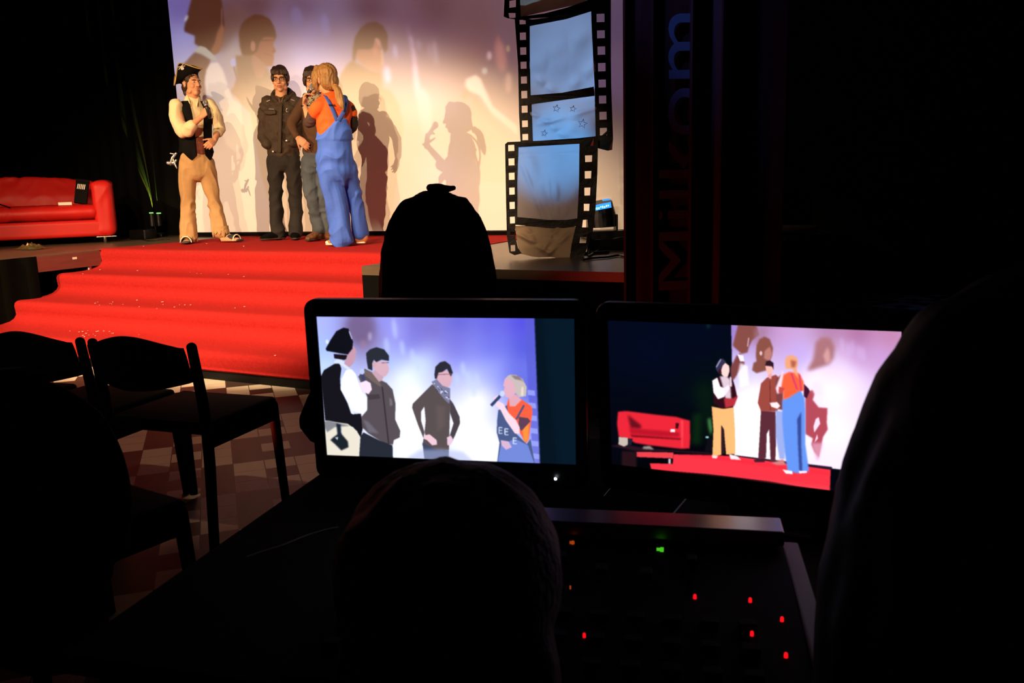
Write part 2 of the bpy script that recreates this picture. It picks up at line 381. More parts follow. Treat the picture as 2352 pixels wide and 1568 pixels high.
# black curtain behind the stage, left of the screen
SC0 = atz(451, 544, STAGE); SC1 = atz(1160, 541, STAGE); SCD = (SC1-SC0)[:2]; SCD = V(*SCD); SCD /= np.linalg.norm(SCD)   # screen base line
SCN = V(-SCD[1], SCD[0], 0)
def onscr(px, py): return atplane(px, py, (SC0[0], SC0[1], 0), SCN)
LB = onscr(408, 200)
CA, CB = V(-12.3, LB[1]+1.0, 0), V(LB[0]-.04, LB[1]+.16, 0)
curtain('back_curtain', CA[:2], CB[:2], STAGE, 5.1, M['curtain'], .012, .30, label='black pleated curtain left of the projection screen', cat='curtain')
b = MB()
A = onscr(447, 531); B = onscr(1436, 531); hx = (A+B)/2; Lx = np.linalg.norm((B-A)[:2])
b.box((hx[0], hx[1]+.05, STAGE+.04), (Lx+.4, .03, .075), rz=math.atan2(SCD[1], SCD[0])); b.build('screen_plinth', M['black'], label='low black strip under the projection screen', cat='plinth')

# ------------------------------------------------------------------ pictures shown on the screens (soft video frames drawn from polygons)
class Pic:
    def __init__(s, x0, y0, x1, y1, res=1.0):
        s.x0, s.y0, s.res = x0, y0, res; s.w = int((x1-x0)*res)+1; s.h = int((y1-y0)*res)+1
        s.X, s.Y = np.meshgrid(x0+np.arange(s.w)/res, y0+np.arange(s.h)/res); s.a = np.zeros((s.h, s.w, 3))
    def field(s, pts):
        # inverse distance weighted colour field
        W = 0; A = 0
        for x, y, c in pts:
            d = 1/(((s.X-x)**2+(s.Y-y)**2)**1.25+60); W = W+d; A = A+d[..., None]*V(*c)
        s.a = A/W[..., None]
        for k in range(3): s.a[..., k] = s.blur(s.a[..., k], 16)
    def blur(s, m, r):
        r = int(round(r*s.res))
        if r < 1: return m
        for _ in range(2):
            for ax in (0, 1):
                p = np.pad(m, [(r+1, r) if k == ax else (0, 0) for k in (0, 1)], 'edge').cumsum(ax)
                m = (p[2*r+1:] - p[:-2*r-1])/(2*r+1) if ax == 0 else (p[:, 2*r+1:]-p[:, :-2*r-1])/(2*r+1)
        return m
    def comp(s, m, c, al): m = (m*al)[..., None]; s.a = s.a*(1-m)+V(*c)*m
    def poly(s, P, c, blur=1.0, al=1.0):
        P = np.array(P, float); m = np.zeros((s.h, s.w), bool); X = s.X; Y = s.Y
        for i in range(len(P)):
            x1, y1 = P[i-1]; x2, y2 = P[i]
            if y1 == y2: continue
            cnd = ((Y >= y1) != (Y >= y2)); xi = x1+(Y-y1)*(x2-x1)/(y2-y1); m ^= cnd & (X < xi)
        s.comp(s.blur(m.astype(float), blur), c, al)
    def ell(s, cx, cy, rx, ry, c, blur=1.0, al=1.0, ang=0):
        dx = s.X-cx; dy = s.Y-cy; ca, sa = math.cos(ang), math.sin(ang); u = (dx*ca+dy*sa)/rx; v = (-dx*sa+dy*ca)/ry
        s.comp(s.blur((u*u+v*v < 1).astype(float), blur), c, al)
    def line(s, x1, y1, x2, y2, w, c, blur=.6, al=1.0):
        d = V(x2-x1, y2-y1); L_ = np.linalg.norm(d); d /= L_; n = V(-d[1], d[0])*w/2; a = V(x1, y1); e = V(x2, y2)
        s.poly([a+n, e+n, e-n, a-n], c, blur, al)
    def at(s, px, py):
        fx = np.clip((px-s.x0)*s.res, 0, s.w-1.001); fy = np.clip((py-s.y0)*s.res, 0, s.h-1.001)
        i = fx.astype(int); j = fy.astype(int); u = (fx-i)[:, None]; v = (fy-j)[:, None]
        return (s.a[j, i]*(1-u)+s.a[j, i+1]*u)*(1-v)+(s.a[j+1, i]*(1-u)+s.a[j+1, i+1]*u)*v
def px_mesh(name, c00, c10, c11, c01, nx, ny, pic, m, parent, scale=1.0, org=(0, 0, 0), **k):
    c00, c10, c11, c01 = [np.asarray(c, float) for c in (c00, c10, c11, c01)]
    u = np.linspace(0, 1, nx)[None, :, None]; v = np.linspace(0, 1, ny)[:, None, None]
    P = (c00*(1-u)+c10*u)*(1-v)+(c01*(1-u)+c11*u)*v; P = P.reshape(-1, 3)
    me = bpy.data.meshes.new(name); nf = (nx-1)*(ny-1)
    j, i = np.meshgrid(np.arange(ny-1), np.arange(nx-1), indexing='ij'); a = (j*nx+i).ravel()
    Q = np.stack([a, a+nx, a+nx+1, a+1], 1)
    me.vertices.add(len(P)); me.vertices.foreach_set('co', P.ravel()); me.loops.add(nf*4); me.polygons.add(nf)
    me.loops.foreach_set('vertex_index', Q.ravel()); me.polygons.foreach_set('loop_start', np.arange(nf)*4); me.polygons.foreach_set('loop_total', np.full(nf, 4)); me.update(calc_edges=True)
    D_ = P+np.array(org)-EYE; dd = D_@CF; X = 1176+FPX*(D_@CR)/dd; Y = 784-FPX*(D_@CU)/dd
    c = np.clip(pic.at(X, Y), 0, 255)/255; lin = np.where(c > .04045, ((c+.055)/1.055)**2.4, c/12.92)*scale
    at_ = me.color_attributes.new('picture', 'FLOAT_COLOR', 'POINT'); at_.data.foreach_set('color', np.concatenate([lin, np.ones((len(lin), 1))], 1).ravel())
    me.materials.append(m); o = bpy.data.objects.new(name, me); COL.objects.link(o); o.parent = parent
    return tag(o, **k)
def video_mat(name, base, rough, strength=1.0):
    m = mat(name, base, rough, spec=.2); nt = m.node_tree; at_ = nt.nodes.new('ShaderNodeVertexColor'); at_.layer_name = 'picture'
    b = nt.nodes['Principled BSDF']; nt.links.new(at_.outputs[0], b.inputs['Emission Color']); b.inputs['Emission Strength'].default_value = strength; return m

# --- projection screen
P = Pic(380, -60, 1520, 560, 1.0)
P.field([(420, 20, (92, 84, 150)), (425, 90, (135, 135, 190)), (430, 150, (150, 152, 190)), (520, 40, (80, 50, 55)), (590, 15, (78, 52, 58)), (690, 20, (92, 72, 95)), (640, 60, (110, 90, 120)), (720, 80, (120, 105, 150)), (700, 140, (170, 160, 205)), (740, 150, (160, 150, 195)), (760, 60, (105, 88, 115)),
         (850, 20, (80, 58, 70)), (950, 60, (95, 70, 88)), (1000, 20, (78, 58, 65)), (1100, 50, (88, 66, 72)), (1180, 60, (92, 72, 82)), (1090, 120, (115, 82, 84)), (920, 140, (130, 105, 125)),
         (540, 130, (150, 140, 140)), (600, 250, (150, 140, 150)), (500, 420, (150, 140, 150)), (660, 300, (150, 140, 150)), (740, 200, (150, 140, 160)), (980, 250, (165, 145, 160)), (1000, 400, (175, 160, 180)), (900, 400, (120, 105, 110)), (1100, 300, (130, 105, 105)), (1150, 450, (150, 130, 120)), (1180, 200, (110, 85, 85)),
         (1420, 60, (66, 56, 84)), (1420, 180, (78, 62, 90)), (1420, 330, (84, 68, 78)), (1420, 500, (90, 70, 66)), (1300, 300, (90, 72, 85)), (700, 500, (120, 110, 110)), (860, 300, (130, 110, 115))])
q = lambda L_, ox, oy, s: [(ox+x/s, oy+y/s) for x, y in L_]
c3 = lambda L_: q(L_, 400, 0, 5.2275); c4 = lambda L_: q(L_, 760, 0, 4.9)
P.poly(c3([(570, -60), (600, 120), (720, 60), (840, 120), (900, 170), (790, 330), (700, 450), (590, 620), (480, 600), (560, 300)]), (92, 66, 62), 8, .75)
P.poly(c3([(215, -40), (160, 170), (120, 340), (125, 380), (250, 430), (245, 520), (300, 560), (400, 600), (480, 650), (530, 620), (560, 540), (600, 400), (610, 330), (590, 200), (565, -60)]), (62, 36, 26), 1.6)
P.poly(c3([(565, 290), (610, 330), (600, 420), (570, 560), (530, 630), (470, 660), (440, 600), (490, 500), (510, 400)]), (122, 76, 56), 2)
P.line(509, 20, 509, 58, 1.4, (150, 130, 120), 1)
P.ell(428, 42, 3, 8, (190, 190, 200), 1.5, .8, .5)
P.poly(c3([(245, 600), (310, 548), (380, 570), (500, 690), (505, 728), (420, 705), (330, 645), (250, 630)]), (150, 148, 138), 1)
P.poly([(447, 120), (463, 125), (484, 138), (477, 160), (471, 178), (472, 215), (482, 262), (470, 300), (440, 260), (420, 200), (419, 150)], (78, 50, 46), 1.5)
P.poly([(484, 145), (500, 143), (512, 160), (520, 185), (533, 225), (553, 240), (558, 290), (557, 335), (540, 350), (518, 330), (500, 275), (478, 225), (470, 190), (474, 160)], (195, 180, 172), 1.5)
P.poly([(556, 182), (566, 200), (569, 225), (558, 236), (545, 234), (536, 212), (534, 192), (541, 196)], (205, 165, 160), 1.5)
P.line(538, 152, 547, 184, 6, (92, 74, 74), 1); P.line(540, 152, 548, 184, 2.4, (160, 155, 165), .6); P.ell(537, 143, 8, 10, (150, 150, 188), 1)
P.poly([(541, 128), (580, 126), (600, 178), (612, 152), (628, 184), (650, 220), (700, 300), (720, 535), (640, 535), (600, 400), (575, 260), (556, 240), (530, 210), (545, 180)], (96, 70, 50), 2.5, .8)
P.poly(c3([(775, 400), (800, 300), (860, 230), (960, 170), (1060, 180), (1150, 230), (1200, 320), (1228, 430), (1200, 500), (1160, 450), (1080, 450), (1030, 520), (1010, 640), (940, 665), (820, 665), (790, 560)]), (72, 42, 28), 1.6)
P.poly(c3([(1030, 520), (1080, 450), (1190, 445), (1205, 480), (1185, 540), (1228, 610), (1195, 640), (1200, 700), (1180, 790), (1110, 800), (1000, 700), (945, 650), (1000, 620)]), (122, 70, 54), 1.4)
P.ell(581, 106, 6, 12, (140, 92, 80), 1.2); P.line(600, 93, 628, 93, 2, (60, 35, 28), .8); P.line(606, 122, 626, 128, 1.6, (80, 40, 34), .8); P.ell(629, 118, 4, 3, (70, 35, 30), 1, .7)
P.poly(c3([(935, 660), (1010, 700), (1110, 795), (1080, 860), (1060, 935), (985, 925), (930, 760)]), (134, 92, 76), 1.4)
# third man
P.poly([(808, 139), (798, 148), (783, 170), (770, 210), (768, 300), (790, 360), (785, 430), (800, 532), (905, 532), (906, 450), (915, 400), (922, 330), (926, 290), (915, 240), (898, 210), (878, 200), (875, 165), (855, 163), (830, 150)], (92, 62, 42), 3, .92)
P.poly(c4([(250, 520), (270, 420), (330, 320), (400, 260), (500, 240), (590, 290), (640, 390), (640, 560), (600, 600), (550, 450), (500, 440), (480, 540), (440, 560), (310, 560), (275, 690), (240, 690)]), (78, 52, 44), 2.5)
P.poly(c4([(300, 560), (440, 560), (480, 540), (500, 440), (550, 440), (565, 560), (590, 690), (560, 800), (480, 800), (400, 760), (330, 700), (280, 640)]), (146, 94, 78), 2)
P.line(864, 88, 872, 104, 4, (180, 130, 115), 1.5); P.line(858, 108, 880, 113, 2, (95, 60, 50), 1); P.ell(862, 118, 7, 12, (185, 115, 95), 3, .6); P.line(877, 113, 879, 150, 4, (190, 150, 130), 2, .8)
for x, y, l, w_, c in ((906, 118, 34, 9, (165, 155, 195)), (938, 85, 60, 6, (125, 98, 125)), (944, 100, 40, 7, (165, 140, 170)), (950, 140, 60, 9, (190, 160, 190)), (960, 103, 26, 8, (140, 120, 145)), (985, 118, 40, 8, (140, 115, 130)), (998, 122, 60, 10, (150, 130, 145)), (888, 172, 40, 16, (200, 180, 215)), (955, 190, 80, 14, (205, 180, 200)), (975, 260, 120, 30, (190, 170, 185)), (680, 40, 50, 26, (108, 96, 135)), (745, 60, 60, 20, (118, 106, 150))):
    P.ell(x+2, y, w_*.5, l*.5, c, 4, .85, -.12)
# the moderator
P.ell(1150, 130, 13, 36, (165, 112, 104), 5, .9, -.15); P.ell(1144, 95, 5, 14, (150, 95, 90), 3, .7); P.ell(1124, 128, 6, 10, (205, 165, 165), 3, .8); P.ell(1167, 112, 4, 8, (180, 150, 110), 2, .7); P.ell(1168, 190, 8, 24, (200, 150, 130), 4, .7)
P.ell(1113, 163, 7, 8, (165, 158, 150), 1.5, .9); P.line(1104, 180, 1062, 226, 16, (120, 88, 70), 2.5, .8)
P.poly([(1070, 182), (1092, 172), (1104, 180), (1112, 200), (1132, 244), (1190, 290), (1190, 312), (1130, 262), (1102, 220), (1078, 210), (1068, 198)], (235, 200, 180), 3, .9)
P.poly([(1086, 215), (1128, 268), (1190, 330), (1190, 420), (1110, 420), (1090, 360), (1080, 300)], (120, 88, 70), 4, .7)
_g = np.clip((P.Y-170)/150, 0, 1); _g = _g*_g*(3-2*_g); P.a *= (1-.36*_g)[..., None]  # lower picture dimmed: wash-out by the warm light put into its colour
scr = empty('projection_screen', ((A+B)/2).tolist()[:2]+[STAGE], label='large white projection screen showing a close-up video of the people on stage', cat='screen')
SCH = onscr(800, 531)[2]; 
def scr_pt(px, z):
    # point on the screen plane on image column px measured at mid height
    P0 = onscr(px, 300); return V(P0[0], P0[1], z)
La = scr_pt(414, 0); Ra = onscr(1520, 300)
inv = Vector(scr.location)
px_mesh('screen_surface', V(La[0], La[1], 4.4)-inv, V(Ra[0], Ra[1], 4.4)-inv, V(Ra[0], Ra[1], SCH)-inv, V(La[0], La[1], SCH)-inv, 560, 330, P, video_mat('projection_cloth', (.80, .78, .76), .9), scr, org=tuple(inv))  # cloth emits the picture itself, standing in for a projector's light
bb = MB()
for e0, e1 in ((V(La[0], La[1], SCH-.01), V(La[0], La[1], 4.42)),):
    bb.loft([e0+SCN*.03, e1+SCN*.03], [.02, .02], n=8)
bb.loft([V(La[0], La[1], 4.42)+SCN*.03, V(Ra[0], Ra[1], 4.42)+SCN*.03], [.02, .02], n=8)
bb.loft([V(La[0], La[1], SCH-.012)+SCN*.03, V(Ra[0], Ra[1], SCH-.012)+SCN*.03], [.012, .012], n=8)
bb.xform(Matrix.Translation(-inv)).build('frame', M['plastic'], scr)

# --- monitors
def mon_corners(q, w, h):
    x, y, z, yaw, pit, rol = q; rt = V(math.cos(yaw), math.sin(yaw), 0); fw = V(-math.sin(yaw), math.cos(yaw), 0); up = V(0, 0, 1)
    up2 = up*math.cos(pit)+fw*math.sin(pit); a = rt*math.cos(rol)+up2*math.sin(rol); b_ = -rt*math.sin(rol)+up2*math.cos(rol); c = V(x, y, z)
    return c, a, b_, np.cross(a, b_)*-1   # last: pointing away from the viewer
def monitor(q, pic, label, bez=(.024, .022, .032, .048), btn=None):
    W_, H_ = .474, .267; c, a, b_, n_ = mon_corners(q, W_, H_)
    root = empty('monitor', (c[0]+n_[0]*.07, c[1]+n_[1]*.07, .70), label=label, cat='monitor'); inv = Vector(root.location)
    T = lambda u, v, d: c+a*u+b_*v+n_*d-np.array(inv)
    l, r, tp, bt = bez; x0, x1, y0, y1 = -W_/2-l, W_/2+r, -H_/2-bt, H_/2+tp
    def rr(x0, x1, y0, y1, R_, k=6):
        o = []
        for cx, cy, a0 in ((x1-R_, y1-R_, 0), (x0+R_, y1-R_, 90), (x0+R_, y0+R_, 180), (x1-R_, y0+R_, 270)):
            for i in range(k+1): t_ = math.radians(a0+90*i/k); o.append((cx+R_*math.cos(t_), cy+R_*math.sin(t_)))
        return o
    # bezel ring with opening, back shell
    out = rr(x0, x1, y0, y1, .022); inn = rr(-W_/2, W_/2, -H_/2, H_/2, .0008); N_ = len(out); vs = []; fs = []
    mid = [(x*.992, y*.99) for x, y in out]
    rings = [([*inn], .004), ([*inn], -.002), (mid, -.004), (out, .001), (out, .018)]
    for pts, d in rings: vs += [T(x, y, d) for x, y in pts]
    for k in range(4):
        for i in range(N_): j = (i+1) % N_; fs.append((k*N_+i, (k+1)*N_+i, (k+1)*N_+j, k*N_+j))
    MB().add(vs, fs).build('bezel', M['plastic'], root, smooth=False)
    vs = []; fs = []
    for s_, d in ((1, .018), (.9, .03), (.6, .045), (.58, .05)): vs += [T((x0+x1)/2+(x-(x0+x1)/2)*s_, (y0+y1)/2+(y-(y0+y1)/2)*s_, d) for x, y in out]
    for k in range(3):
        for i in range(N_): j = (i+1) % N_; fs.append((k*N_+i, (k+1)*N_+i, (k+1)*N_+j, k*N_+j))
    fs.append(tuple(range(3*N_, 4*N_)))
    MB().add(vs, fs).build('back_shell', M['plastic'], root)
    px_mesh('display', T(-W_/2, H_/2, .001), T(W_/2, H_/2, .001), T(W_/2, -H_/2, .001), T(-W_/2, -H_/2, .001), 600, 340, pic, VID, root, org=tuple(inv))
    bb = MB(); nk = T(0, -H_/2, .05); bb.loft([V(nk[0], nk[1], .012), nk+V(0, 0, .03)], [(.035, .014), (.03, .012)], side=a); bb.build('stand_neck', M['plastic'], root, smooth=True)
    bb = MB(); bb.box((nk[0], nk[1], .009), (.24, .16, .016), rz=q[3], bev=.007); bb.build('stand_base', M['plastic'], root)
    if btn:
        bb = MB(); p_ = T(btn[0], btn[1], -.0045); bb.ell(p_, (.0028, .0028, .0028)); bb.build('power_light', M['led_w'], root, smooth=True, label='white power light')
    return root
VID = video_mat('video_panel', (.01, .01, .01), .3, 1.22)
Q1 = (-.7994, 1.3021, .9295, .2787, -.0275, -.0062); Q2 = (-.2896, 1.4168, .9218, -.0144, -.0243, .0132)
P1 = Pic(700, 700, 1350, 1100, 1.6)
d1 = lambda L_: q(L_, 680, 680, 3.36)
P1.field([(x/3.36+680, y/3.36+680, c) for x, y, c in [(200, 200, (165, 175, 250)), (200, 400, (160, 185, 255)), (230, 560, (190, 215, 255)), (480, 250, (118, 100, 160)), (560, 350, (125, 105, 150)), (700, 200, (140, 140, 235)), (760, 300, (150, 150, 235)), (900, 220, (110, 105, 200)), (900, 350, (120, 115, 215)), (1050, 250, (115, 105, 195)), (1250, 200, (95, 95, 205)), (1250, 380, (115, 110, 215)), (1500, 200, (95, 95, 215)), (1500, 400, (105, 110, 225)), (1750, 200, (78, 72, 215)), (1750, 400, (80, 85, 210)),
    (700, 480, (165, 185, 250)), (950, 520, (205, 225, 255)), (900, 800, (255, 255, 255)), (850, 1000, (255, 255, 255)), (850, 640, (240, 250, 255)), (1300, 450, (130, 135, 230)), (1350, 620, (190, 200, 255)), (1500, 560, (150, 160, 240)), (1400, 800, (250, 252, 255)), (1400, 1100, (255, 255, 255)), (1300, 950, (255, 255, 255)), (1700, 600, (100, 110, 220)), (1820, 700, (90, 100, 210)), (1840, 1000, (140, 150, 235)), (1500, 1200, (245, 248, 255)), (850, 1200, (235, 240, 255)), (800, 250, (150, 150, 235)), (600, 800, (230, 240, 255)), (300, 1180, (220, 230, 250))]])
P1.ell(*d1([(500, 240)])[0], 34, 40, (108, 88, 125), 8, .75); P1.ell(*d1([(570, 310)])[0], 4, 10, (190, 180, 220), 3, .7); P1.ell(*d1([(520, 370)])[0], 8, 10, (150, 120, 150), 4, .6)
for x, y, l in ((760, 250, 160), (820, 400, 120), (700, 380, 120), (900, 470, 130), (940, 520, 120), (1290, 560, 110), (1240, 640, 100), (1330, 640, 120), (1400, 660, 130), (1370, 720, 120)):
    X_, Y_ = d1([(x, y)])[0]; P1.ell(X_, Y_, 5, l/6.7, (190, 205, 255), 4, .6, -.12)
P1.poly(d1([(1760, 150), (1850, 150), (1895, 1320), (1830, 1320), (1790, 700)]), (85, 88, 200), 1.5, .7)
for k in range(6): X_, Y_ = d1([(1812+k*7, 745+k*98)])[0]; P1.poly([(X_-8, Y_-7), (X_+9, Y_-5), (X_+10, Y_+7), (X_-7, Y_+5)], (150, 160, 235), .8, .8)
P1.poly(d1([(1838, 130), (2200, 130), (2200, 1340), (1884, 1340)]), (5, 18, 30), 1.2)
P1.poly(d1([(1900, 150), (2200, 150), (2200, 1340), (2030, 1340)]), (6, 26, 42), 6, .6)
K = lambda L_, c, bl=.7, al=1: P1.poly(d1(L_), c, bl, al)
# man in pirate hat
K([(190, 620), (215, 570), (290, 525), (330, 500), (350, 560), (340, 640), (345, 720), (400, 830), (440, 910), (500, 905), (520, 1000), (500, 1090), (440, 1010), (360, 985), (250, 960), (225, 960)], (20, 18, 26))
K([(200, 980), (225, 960), (400, 985), (470, 1040), (497, 1100), (486, 1250), (240, 1250)], (222, 215, 200)); K([(200, 970), (250, 960), (420, 1000), (300, 1010), (240, 1050)], (60, 70, 90), 1.5, .6)
K([(285, 1090), (340, 1050), (400, 1120), (405, 1165), (350, 1190), (310, 1150), (265, 1110)], (25, 32, 40), 1.2); K([(310, 980), (345, 990), (350, 1080), (320, 1070)], (25, 35, 50), 1.2); K([(300, 1090), (325, 1085), (320, 1110)], (170, 190, 210), .6)
K([(295, 500), (330, 478), (390, 520), (420, 560), (440, 600), (400, 570), (330, 520), (295, 520)], (205, 215, 245))
K([(350, 640), (385, 570), (430, 565), (460, 600), (490, 690), (510, 740), (550, 790), (558, 860), (520, 910), (460, 890), (430, 880), (380, 780), (345, 720)], (238, 240, 255)); K([(400, 830), (440, 870), (445, 912), (425, 905)], (225, 230, 245), .6)
K([(290, 445), (400, 455), (410, 480), (370, 492), (295, 480)], (25, 16, 24)); K([(400, 440), (440, 380), (465, 420), (462, 470), (440, 520), (410, 550), (370, 520), (385, 490)], (188, 145, 165))
K([(228, 405), (270, 330), (310, 270), (365, 242), (405, 250), (418, 300), (440, 350), (435, 405), (400, 450), (330, 440), (290, 432), (235, 422)], (14, 14, 24)); P1.ell(*d1([(240, 352)])[0], 3, 5, (220, 230, 250), 1); P1.line(*d1([(410, 270)])[0], *d1([(432, 330)])[0], 2, (190, 195, 230), .7)
# man in jacket
K([(480, 620), (530, 560), (570, 580), (640, 640), (700, 670), (745, 720), (768, 830), (765, 950), (805, 1040), (800, 1090), (755, 1110), (748, 1145), (700, 1140), (640, 1110), (560, 1060), (510, 1010), (505, 930), (548, 880), (550, 780)], (82, 74, 80))
K([(497, 1080), (520, 1050), (640, 1110), (745, 1150), (748, 1250), (486, 1250)], (36, 40, 52)); K([(525, 565), (600, 590), (655, 680), (650, 700), (580, 650), (530, 610)], (108, 92, 90))
P1.line(*d1([(665, 700)])[0], *d1([(715, 1140)])[0], 3, (50, 42, 48)); K([(550, 760), (640, 755), (650, 790), (560, 800)], (66, 58, 64), .8); K([(515, 950), (560, 970), (640, 1060), (560, 1050)], (110, 104, 120), 2, .8); K([(720, 780), (740, 800), (745, 840), (725, 850)], (140, 130, 140), 1, .6)
K([(585, 590), (620, 560), (680, 610), (665, 650), (640, 660)], (190, 155, 170)); K([(590, 520), (640, 500), (700, 500), (712, 540), (718, 560), (712, 590), (690, 620), (650, 610), (600, 560)], (205, 165, 180)); P1.line(*d1([(660, 515)])[0], *d1([(718, 512)])[0], 1.6, (120, 80, 100))
K([(540, 440), (570, 410), (620, 393), (680, 410), (718, 460), (716, 500), (660, 490), (620, 510), (600, 490), (588, 520), (590, 575), (555, 560), (545, 500)], (38, 42, 52)); P1.ell(*d1([(603, 525)])[0], 4, 7, (200, 160, 175), .8)
# microphone one
P1.line(*d1([(508, 600)])[0], *d1([(530, 665)])[0], 8, (60, 62, 100)); P1.ell(*d1([(510, 582)])[0], 5.5, 6.5, (180, 190, 235), .8); K([(490, 670), (540, 650), (575, 670), (585, 720), (560, 755), (520, 740), (495, 700)], (238, 215, 235))
# man with scarf
K([(1050, 680), (1100, 700), (1180, 760), (1190, 850), (1185, 1000), (1180, 1190), (1085, 1190), (975, 1150), (990, 1060), (1000, 960), (990, 850), (965, 890), (965, 960), (1000, 1080), (985, 1100), (940, 990), (895, 860), (900, 830), (960, 770)], (84, 74, 76))
K([(1185, 790), (1215, 830), (1262, 930), (1266, 980), (1225, 1080), (1210, 1110), (1185, 1080), (1215, 980), (1188, 900)], (70, 62, 68)); K([(975, 1130), (1085, 1185), (1180, 1190), (1180, 1265), (990, 1255)], (58, 66, 92)); K([(1080, 840), (1150, 850), (1150, 1000), (1090, 1050)], (100, 86, 86), 3, .6)
K([(985, 1075), (1030, 1065), (1085, 1110), (1088, 1145), (1050, 1150), (1010, 1110), (985, 1100)], (228, 190, 205)); K([(1165, 1090), (1195, 1075), (1215, 1110), (1190, 1150), (1168, 1150)], (222, 190, 210))
K([(1075, 590), (1120, 560), (1200, 590), (1205, 640), (1190, 690), (1150, 715), (1100, 680), (1080, 640)], (208, 165, 180)); K([(1068, 600), (1075, 545), (1110, 510), (1150, 500), (1190, 530), (1210, 590), (1195, 620), (1165, 560), (1130, 585), (1100, 590), (1085, 640), (1070, 635)], (42, 40, 52))
K([(1045, 660), (1085, 640), (1130, 690), (1190, 710), (1190, 780), (1180, 830), (1140, 790), (1090, 730)], (118, 118, 150)); 
for k in range(26): X_, Y_ = d1([(random.uniform(1065, 1185), 0)])[0]; Y_ = d1([(0, 640+(X_-d1([(1065, 0)])[0][0])*3.36*.75+random.uniform(20, 75))])[0][1]; P1.ell(X_, Y_, 1.6, 1.2, random.choice([(215, 220, 245), (52, 50, 66)]), .3, .8)
P1.line(*d1([(1090, 605)])[0], *d1([(1205, 600)])[0], 1.4, (120, 80, 100))
# woman with microphone
K([(1640, 790), (1700, 780), (1745, 800), (1820, 850), (1825, 900), (1815, 960), (1795, 1110), (1770, 1135), (1700, 1000), (1640, 960), (1600, 930)], (245, 92, 62)); K([(1740, 980), (1800, 960), (1792, 1110), (1760, 1130)], (250, 150, 60), 1.5, .8)
K([(1560, 880), (1630, 840), (1640, 960), (1700, 1060), (1780, 1140), (1810, 1100), (1842, 1290), (1550, 1290), (1570, 1130), (1548, 1050), (1552, 950)], (70, 86, 130)); K([(1580, 1150), (1690, 1100), (1790, 1150), (1838, 1290), (1555, 1290)], (108, 128, 205)); P1.line(*d1([(1760, 840)])[0], *d1([(1700, 950)])[0], 5, (80, 78, 120))
for x, y in ((1580, 1035), (1625, 1045), (1690, 1115)): X_, Y_ = d1([(x, y)])[0]; P1.line(X_-4, Y_-7, X_-4, Y_+7, 2.2, (205, 215, 235), .4); P1.line(X_-4, Y_-7, X_+4, Y_-6, 2.2, (205, 215, 235), .4); P1.line(X_-4, Y_, X_+3, Y_, 2.2, (205, 215, 235), .4); P1.line(X_-4, Y_+7, X_+4, Y_+7, 2.2, (205, 215, 235), .4)
K([(1640, 760), (1700, 760), (1740, 800), (1690, 850), (1650, 850)], (215, 160, 175)); K([(1720, 930), (1790, 940), (1810, 965), (1740, 1040), (1715, 1010)], (88, 60, 82))
K([(1560, 810), (1600, 830), (1640, 900), (1700, 960), (1725, 1010), (1725, 1060), (1690, 1060), (1620, 960), (1580, 880), (1530, 830), (1520, 790), (1560, 760)], (240, 205, 220)); K([(1580, 1110), (1640, 1120), (1665, 1165), (1620, 1185), (1585, 1150)], (205, 170, 200))
K([(1610, 640), (1640, 610), (1700, 640), (1700, 740), (1660, 785), (1620, 780), (1600, 740), (1610, 700), (1598, 690)], (215, 165, 185)); K([(1620, 630), (1650, 605), (1700, 608), (1750, 640), (1780, 700), (1775, 770), (1720, 780), (1690, 740), (1680, 670), (1650, 640), (1640, 640)], (190, 178, 175)); K([(1660, 610), (1720, 615), (1765, 670), (1740, 650), (1690, 640)], (120, 100, 110), 1, .8); K([(1740, 700), (1755, 700), (1755, 770), (1735, 770)], (235, 225, 200), 1, .7)
P1.line(*d1([(1505, 845)])[0], *d1([(1575, 770)])[0], 7, (45, 62, 105)); P1.ell(*d1([(1592, 752)])[0], 5.5, 6.5, (190, 205, 240), .8)
K([(860, 1245), (960, 1185), (1120, 1180), (1290, 1200), (1360, 1265), (1340, 1300), (860, 1300)], (165, 175, 215), 4, .55)
monitor(Q1, P1, 'left flat monitor on the control desk showing four performers close up', btn=None)
P2 = Pic(1370, 700, 2110, 1180, 1.4)
d2 = lambda L_: q(L_, 1360, 680, 2.94); K = lambda L_, c, bl=.8, al=1: P2.poly(d2(L_), c, bl, al)
P2.field([(1500, 800, (3, 8, 28)), (1450, 1000, (3, 5, 16)), (1600, 760, (3, 8, 26)), (1640, 900, (3, 12, 18)), (1600, 1020, (2, 3, 10)), (1500, 1090, (2, 2, 6)), (1700, 1100, (2, 2, 6))])
K([(690, 640), (760, 560), (820, 640), (810, 1000), (780, 1020), (740, 800)], (6, 26, 14), 12, .8); K([(680, 800), (740, 790), (735, 1000), (670, 1000)], (10, 40, 16), 6, .8)
pts = [(950, 250, (150, 120, 200)), (980, 500, (200, 190, 245)), (1150, 220, (165, 120, 165)), (1300, 250, (195, 150, 205)), (1400, 400, (190, 165, 235)), (1600, 230, (170, 120, 160)), (1800, 260, (165, 105, 150)), (2000, 280, (185, 125, 165)), (1800, 400, (190, 140, 195)), (1950, 400, (195, 150, 210)), (1700, 500, (235, 215, 250)), (1500, 560, (250, 235, 255)), (1080, 700, (255, 252, 255)), (1080, 950, (255, 255, 255)), (1260, 900, (255, 255, 255)), (1650, 640, (255, 245, 255)), (1620, 900, (255, 240, 255)), (1580, 1120, (240, 225, 255)), (1750, 600, (235, 220, 255))]
tmp = P2.a.copy(); P2.field([(x/2.94+1360, y/2.94+680, c) for x, y, c in pts]); new = P2.a; P2.a = tmp
